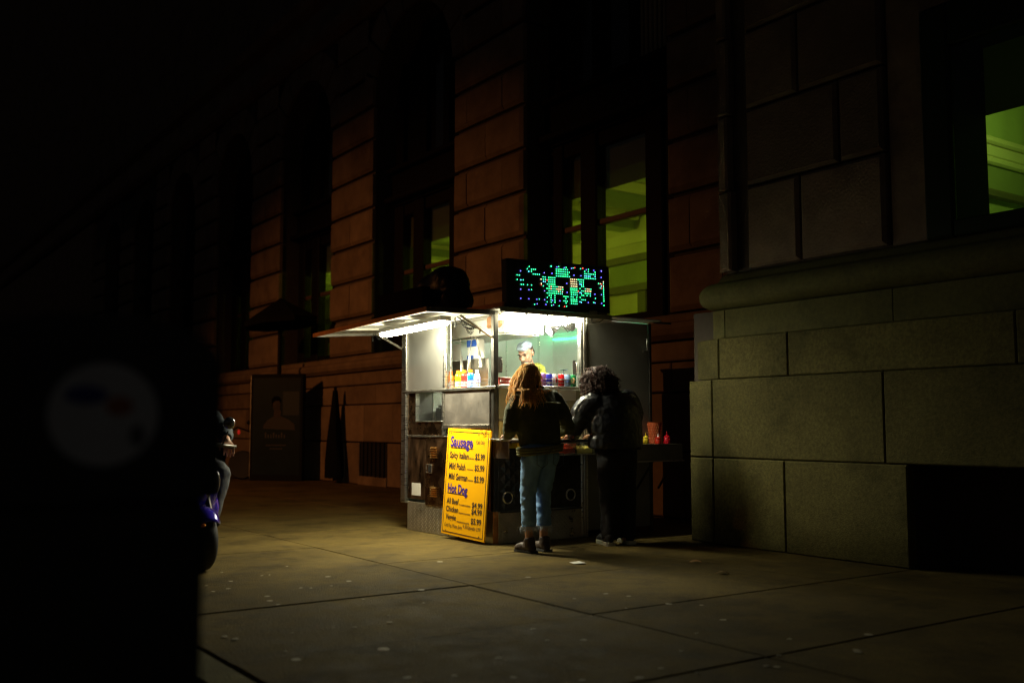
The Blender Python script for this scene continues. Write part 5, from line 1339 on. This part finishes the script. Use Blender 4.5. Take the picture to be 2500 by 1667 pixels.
cbx = MB(); cbx.box(-.72, -.18, SC.y - .17, SC.y + .17, .20, .27, .03); cbx.build('footboard', blue_p, sc)
b = MB(); 
for (c_, r_) in (((-.86, SC.y, .48), (.30, .17, .17)), ((-.75, SC.y, .38), (.12, .14, .18)), ((-1.1, SC.y, .55), (.18, .13, .10))): b.ell(c_, r_)
remesh(b, 'rear_body', blue_p, sc, .02, 4)
b = MB(); b.ell((-.85, SC.y, .68), (.34, .14, .06)); b.build('seat', black_rub, sc, smooth='all')
b = MB(); b.tube([(-.20, SC.y - .36, .93), (-.16, SC.y - .2, .95), (-.13, SC.y, .92), (-.16, SC.y + .2, .95), (-.20, SC.y + .36, .93)], .016, 8); b.cyl((-.13, SC.y, .70), (-.13, SC.y, .92), .03, n=10); b.build('handlebar', steel_dark, sc, smooth='all')
for s_ in (-1, 1):
    b = MB(); b.tube([(-.16, SC.y + s_ * .24, .95), (-.13, SC.y + s_ * .27, 1.06)], .006, 6); mr_ = b.build('mirror_stem', steel_dark, sc)
    b = MB(); b.ell((-.13, SC.y + s_ * .28, 1.125), (.026, .050, .050), 16, 12); b.build('mirror', M('glossy_mirror_shell', (.10, .10, .10), .08, .4, coat=1), mr_, smooth='all')
p4 = thing('person', 'rider in a dark blue jacket and grey jeans sitting on the blue scooter', 'person', (-.85, SC.y, .66))
RY = SC.y
b = MB(); P4, rot4 = head(b, (-.76, RY, 1.56), (1, .05, -.1), (.1, 0, 1), 1.)
b.capsule((-.88, RY, .80), (-.82, RY, 1.26), .09, .10); b.capsule((-.79, RY, 1.3), (-.77, RY, 1.48), .065, .058)
for s_ in (-1, 1):
    hand(b, (-.27, RY + s_ * .305, .985), (.75, -.0, -.55), (-.2, 0, -1), .18, 1, .75, -s_)
    b.capsule((-.50, RY + s_ * .36, 1.06), (-.27, RY + s_ * .305, .985), .045, .032)
remesh(b, 'body', skin, p4, .009, 3); face_bits(P4, rot4, p4)
b = MB(); b.ell(P4(0, -.02, .055), (.088, .105, .085), 16, 12, rot4); b.ell(P4(0, -.05, .0), (.082, .07, .07), 16, 12, rot4); remesh(b, 'hair', darkhair, p4, .012, 2, lambda v, n: .006 * noise.noise(v * 50))
navy = M('navy_jacket', (.022, .033, .045), .8, var=.2, vscale=14)
b = MB(); b.tube([(-.87, RY, .74), (-.86, RY, .95), (-.82, RY, 1.18), (-.79, RY, 1.33), (-.78, RY, 1.41)], [.18, .20, .22, .19, .09], 20, True, .72, up=(1, 0, 0))
for s_ in (-1, 1):
    b.ell((-.79, RY + s_ * .19, 1.29), (.10, .09, .09)); b.tube([(-.78, RY + s_ * .2, 1.29), (-.66, RY + s_ * .32, 1.15), (-.50, RY + s_ * .36, 1.06)], [.088, .08, .070], 14); b.ell((-.50, RY + s_ * .36, 1.06), (.07, .07, .07)); b.tube([(-.50, RY + s_ * .36, 1.06), (-.40, RY + s_ * .34, 1.03), (-.30, RY + s_ * .31, .995)], [.068, .064, .056], 14)
remesh(b, 'jacket', navy, p4, .013, 3, lambda v, n: fold(v, 12, .014))
b = MB(); b.ell((-.88, RY, .76), (.16, .18, .11))
for s_ in (-1, 1):
    b.tube([(-.86, RY + s_ * .10, .76), (-.64, RY + s_ * .26, .77), (-.47, RY + s_ * .335, .72)], [.10, .092, .078], 16); b.ell((-.46, RY + s_ * .335, .70), (.08, .078, .08)); b.tube([(-.46, RY + s_ * .335, .70), (-.44, RY + s_ * .30, .52), (-.42, RY + s_ * .245, .34)], [.075, .068, .060], 16)
remesh(b, 'jeans', M('grey_jeans', (.045, .048, .055), .85, var=.2, vscale=14), p4, .013, 3, lambda v, n: fold(v, 12, .010))
for s_ in (-1, 1):
    b = MB(); b.ell((-.36, RY + s_ * .24, .315), (.14, .048, .042)); b.ell((-.42, RY + s_ * .24, .335), (.06, .045, .05)); remesh(b, 'shoe', black_rub, p4, .01, 2)

# ================================================================== STREET THINGS
# foreground bin, close to the lens
FB = V((5.97, -4.87, -.06)); bin_ = thing('street_bin', 'dark domed street bin with a round pale sticker close to the camera', 'bin', FB)
bx = V((.204, .979, 0)); by = V((-.979, .204, 0)); BX = Matrix((bx, by, V((0, 0, 1)))).transposed().to_4x4(); BX.translation = V((6.087, -4.887, 0))
dkp = M('dark_bin_paint', (.022, .024, .022), .55, var=.25, vscale=8, bump=.1)
def nb(name, mt, fn, par=bin_, **k):
    b = MB(); b.X = BX; fn(b); return b.build(name, mt, par, **k)
hw = .212
prof = [(-hw, .975), (hw, .975)] + [(hw * math.cos(math.pi * k / 20) ** 1 if True else 0, 1.19 + .098 * math.sin(math.pi * k / 20) ** .8) for k in range(21)]
nb('hood', dkp, lambda b: b.prism(prof, 'y', 0, .46), smooth=True)
nb('bin_body', dkp, lambda b: b.box(-hw + .020, hw - .020, .03, .43, -.03, .974, .01))
nb('base_plate', steel_dark, lambda b: b.box(-.16, .16, .05, .41, -.06, -.031))
st = nb('sticker', M('pale_sticker', (.60, .61, .60), .7, var=.08, vscale=6), lambda b: b.lathe([(.086, 0), (.086, .0012), (.001, .0013)], (.022, -.0003, 1.12), 40, (0, -1, 0)))
nb('printed_patch', M('navy_print', (.03, .04, .25), .6), lambda b: b.ell((-.006, -.002, 1.152), (.034, .0008, .016), 16, 8), st, smooth='all')
nb('printed_patch', M('orange_print', (.42, .13, .05), .6), lambda b: b.ell((.046, -.002, 1.134), (.022, .0008, .016), 16, 8), st, smooth='all')
nb('printed_patch', M('grey_print', (.10, .10, .10), .6), lambda b: b.ell((.075, -.002, 1.085), (.012, .0008, .018), 16, 8), st, smooth='all')
# advertising panel further along the building
AP = V((-11.57, 2.46, 0)); ad = thing('poster_panel', 'tall dark advertising panel with a portrait poster by the building', 'poster', AP)
ax_ = V((.76, .65, 0)).normalized(); ay_ = V((-.65, .76, 0)); AX = Matrix((ax_, ay_, V((0, 0, 1)))).transposed().to_4x4(); AX.translation = AP
def apart(name, mt, fn, **k):
    b = MB(); b.X = AX; fn(b); return b.build(name, mt, ad, **k)
apart('case', M('dull_black_case', (.008, .008, .008), .8, spec=.1), lambda b: b.box(-.585, .585, -.06, .06, .0, 2.16, .01))
apart('edge_trim', steel_d, lambda b: b.box(-.60, -.587, -.05, .05, .05, 2.14, .003))
apart('poster', M('dark_teal_poster', (.006, .014, .016), .5, spec=.1, var=.3, vscale=2), lambda b: b.box(-.53, .53, -.064, -.061, .12, 2.08))
apart('portrait_shoulders', M('dim_shirt_print', (.014, .011, .008), .7), lambda b: b.prism([(-.30, 1.05), (.42, 1.02), (.40, 1.14), (.26, 1.24), (.10, 1.30), (-.06, 1.30), (-.20, 1.22), (-.28, 1.12)], 'y', -.0665, -.0655))
apart('portrait_neck', M('dim_face_print', (.03, .018, .012), .8, var=.5, vscale=9), lambda b: b.prism([(-.06, 1.28), (.09, 1.28), (.10, 1.40), (.05, 1.46), (-.05, 1.42)], 'y', -.068, -.067))
apart('portrait_face', MATS['dim_face_print'], lambda b: b.ell((.0, -.069, 1.53), (.085, .0012, .135), 20, 12))
apart('portrait_hair', M('dim_dark_print', (.004, .0035, .003), .9, spec=.05), lambda b: b.prism([(-.10, 1.50), (-.075, 1.57), (-.03, 1.61), (.05, 1.62), (.088, 1.56), (.10, 1.64), (.05, 1.70), (-.04, 1.71), (-.11, 1.64)], 'y', -.0715, -.0705))
apart('poster_tint', M('dim_teal_print', (.004, .011, .013), .7), lambda b: b.box(.14, .50, -.0652, -.0645, 1.32, 1.80))
apart('printed_lines', M('dim_grey_print', (.03, .028, .026), .7, var=.8, vscale=30), lambda b: [b.box(-.25 + .06 * k, -.25 + .06 * k + .03, -.0665, -.0655, .86, .86 + (.07 if k % 3 else .11)) for k in range(8)] + [b.box(-.22 + .035 * k, -.22 + .035 * k + .022, -.0665, -.0655, .70, .73) for k in range(13)] + [b.box(-.13 + .035 * k, -.13 + .035 * k + .022, -.0665, -.0655, .63, .66) for k in range(8)], kind='stuff')
# cafe umbrellas by the wall
cloth = M('black_umbrella_cloth', (.006, .006, .0055), .95, spec=.05, var=.2)
um = thing('umbrella', 'open dark cafe umbrella standing behind the poster panel', 'umbrella', (-11.95, 2.62, 0))
b = MB(); b.cyl((-11.95, 2.62, .05), (-11.95, 2.62, 3.75), .045, n=10); b.build('pole', wframe, um, smooth=True)
b = MB(); U = (-11.95, 2.62); rim = []; n_ = 8
for k in range(n_): an = 6.283 * (k + .5) / n_; rim.append((U[0] + 1.45 * math.cos(an), U[1] + .62 * math.sin(an), 3.28))
vs = rim + [(U[0], U[1], 3.78)]; b.add(vs, [(k, (k + 1) % n_, n_) for k in range(n_)])
for k in range(n_): 
    p, q = rim[k], rim[(k + 1) % n_]; b.add([p, q, (q[0], q[1], q[2] - .10), (p[0], p[1], p[2] - .10)], [(0, 1, 2, 3)])
b.build('canopy', cloth, um)
b = MB(); b.lathe([(.001, 0), (.30, 0), (.28, .06), (.06, .08)], (-11.95, 2.62, .002), 20); b.build('base', steel_dark, um, smooth=True)
u2 = thing('umbrella', 'furled dark cafe umbrella standing against the stone plinth', 'umbrella', (-10.1, 3.04, 0))
b = MB(); b.cyl((-10.1, 3.04, 0.05), (-10.1, 3.04, 1.85), .03, n=8); b.build('pole', wframe, u2)
b = MB(); prof = [(.02, 1.82), (.05, 1.78), (.09, 1.40), (.15, .90), (.22, .45), (.27, .12), (.24, .10)]
vs = []; n_ = 20
for (r_, z) in prof:
    for k in range(n_): an = 6.283 * k / n_; rr = r_ * (1 + .16 * math.cos(4 * an + 1.5 * z)); vs.append((-10.1 + rr * math.cos(an), 3.04 + min(.17, rr * .8) * math.sin(an), z))
b.add(vs, [(i * n_ + k, i * n_ + (k + 1) % n_, (i + 1) * n_ + (k + 1) % n_, (i + 1) * n_ + k) for i in range(len(prof) - 1) for k in range(n_)] + [tuple(range(n_))])
b.build('canopy', cloth, u2, smooth=True)
# parked motorcycle behind the rider
MC = V((-12.75, 1.55, 0)); mc = thing('motorcycle', 'dark parked motorcycle with a small red tail light beside the poster panel', 'motorcycle', MC)
for cx in (-.62, .62):
    b = MB(); b.lathe([(.20, -.05), (.27, -.06), (.30, 0), (.27, .06), (.20, .05)], (MC.x + cx * .55, MC.y + cx * .8, .30), 24, (.82, -.57, 0)); wh = b.build('wheel', black_rub, mc, smooth=True)
b = MB()
for (c_, r_) in (((0, 0, .55), (.25, .30, .20)), ((.1, .15, .80), (.16, .2, .12)), ((-.15, -.25, .78), (.16, .24, .07)), ((0, 0, .38), (.2, .25, .18))): b.ell(MC + V(c_), r_)
remesh(b, 'body', black_gl, mc, .03, 3)
b = MB(); b.tube([MC + V((.05, .75, .98)), MC + V((.2, .42, 1.08)), MC + V((.55, .15, .98))], .018, 8); b.build('handlebar', steel_dark, mc, smooth='all')
for s_ in ((.03, .72), (.52, .17)):
    b = MB(); b.tube([MC + V((s_[0], s_[1], 1.0)), MC + V((s_[0], s_[1], 1.14))], .008, 6); b.ell(MC + V((s_[0], s_[1], 1.18)), (.05, .05, .045), 12, 8); b.build('mirror', black_gl, mc, smooth='all', kind='stuff')
b = MB(); b.ell(MC + V((.62, .30, .98)), (.03, .03, .05), 10, 8); b.build('tail_light', M('red_tail_light', (.2, .01, .01), .3, emit=(1, .03, .02), estr=.25), mc, smooth='all')
# litter on the slabs
b = MB(); b.add([(1.40, -.20, .004), (1.50, -.235, .006), (1.56, -.17, .014), (1.52, -.12, .005), (1.43, -.13, .012)], [(0, 1, 2), (0, 2, 4), (2, 3, 4)])
lt_ = b.build('paper_scrap', white_m, None, origin=(1.47, -.17, 0), label='torn white paper scrap lying on the slab behind the person in jeans', cat='litter'); sm = lt_.modifiers.new('s', 'SOLIDIFY'); sm.thickness = .0015
rnd = random.Random(21)
for k, (x, y, lb) in enumerate(((2.0, .62, 'curled brown leaf on the slab in front of the granite pier'), (2.55, .35, 'small dry leaf lying apart on the dim slab to the right'))):
    b = MB(); an = rnd.uniform(0, 6); n_ = 7; top = []
    for q in range(n_): t = q / (n_ - 1); w_ = .03 * math.sin(math.pi * t) ** .7; top.append((t * .10 - .05, w_, .004 + .015 * math.sin(3 * t)))
    vs = []
    for (u, w_, z) in top:
        for s_ in (-1, 1): vs.append((x + u * math.cos(an) - s_ * w_ * math.sin(an), y + u * math.sin(an) + s_ * w_ * math.cos(an), z + .006 * (s_ > 0)))
    b.add(vs, [(2 * q, 2 * q + 1, 2 * q + 3, 2 * q + 2) for q in range(n_ - 1)])
    o = b.build('dry_leaf', M('dry_leaf', (.30, .14, .03), .7, var=.3, vscale=30), None, origin=(x, y, 0), label=lb, cat='leaf'); o.modifiers.new('s', 'SOLIDIFY').thickness = .001

# small glowing faces are found by the eye, not by light sampling; the lamps above carry the light
for mt in bpy.data.materials:
    if mt.name.startswith('led_') or mt.name in ('green_rope_light', 'red_tail_light', 'fluorescent_diffuser', 'awning_diffuser', 'inner_fill_diffuser', 'work_bulb', 'room_ceiling_lamp'):
        mt.cycles.emission_sampling = 'NONE' if mt.name.startswith(('led_', 'red_', 'room_', 'green_')) else 'FRONT'
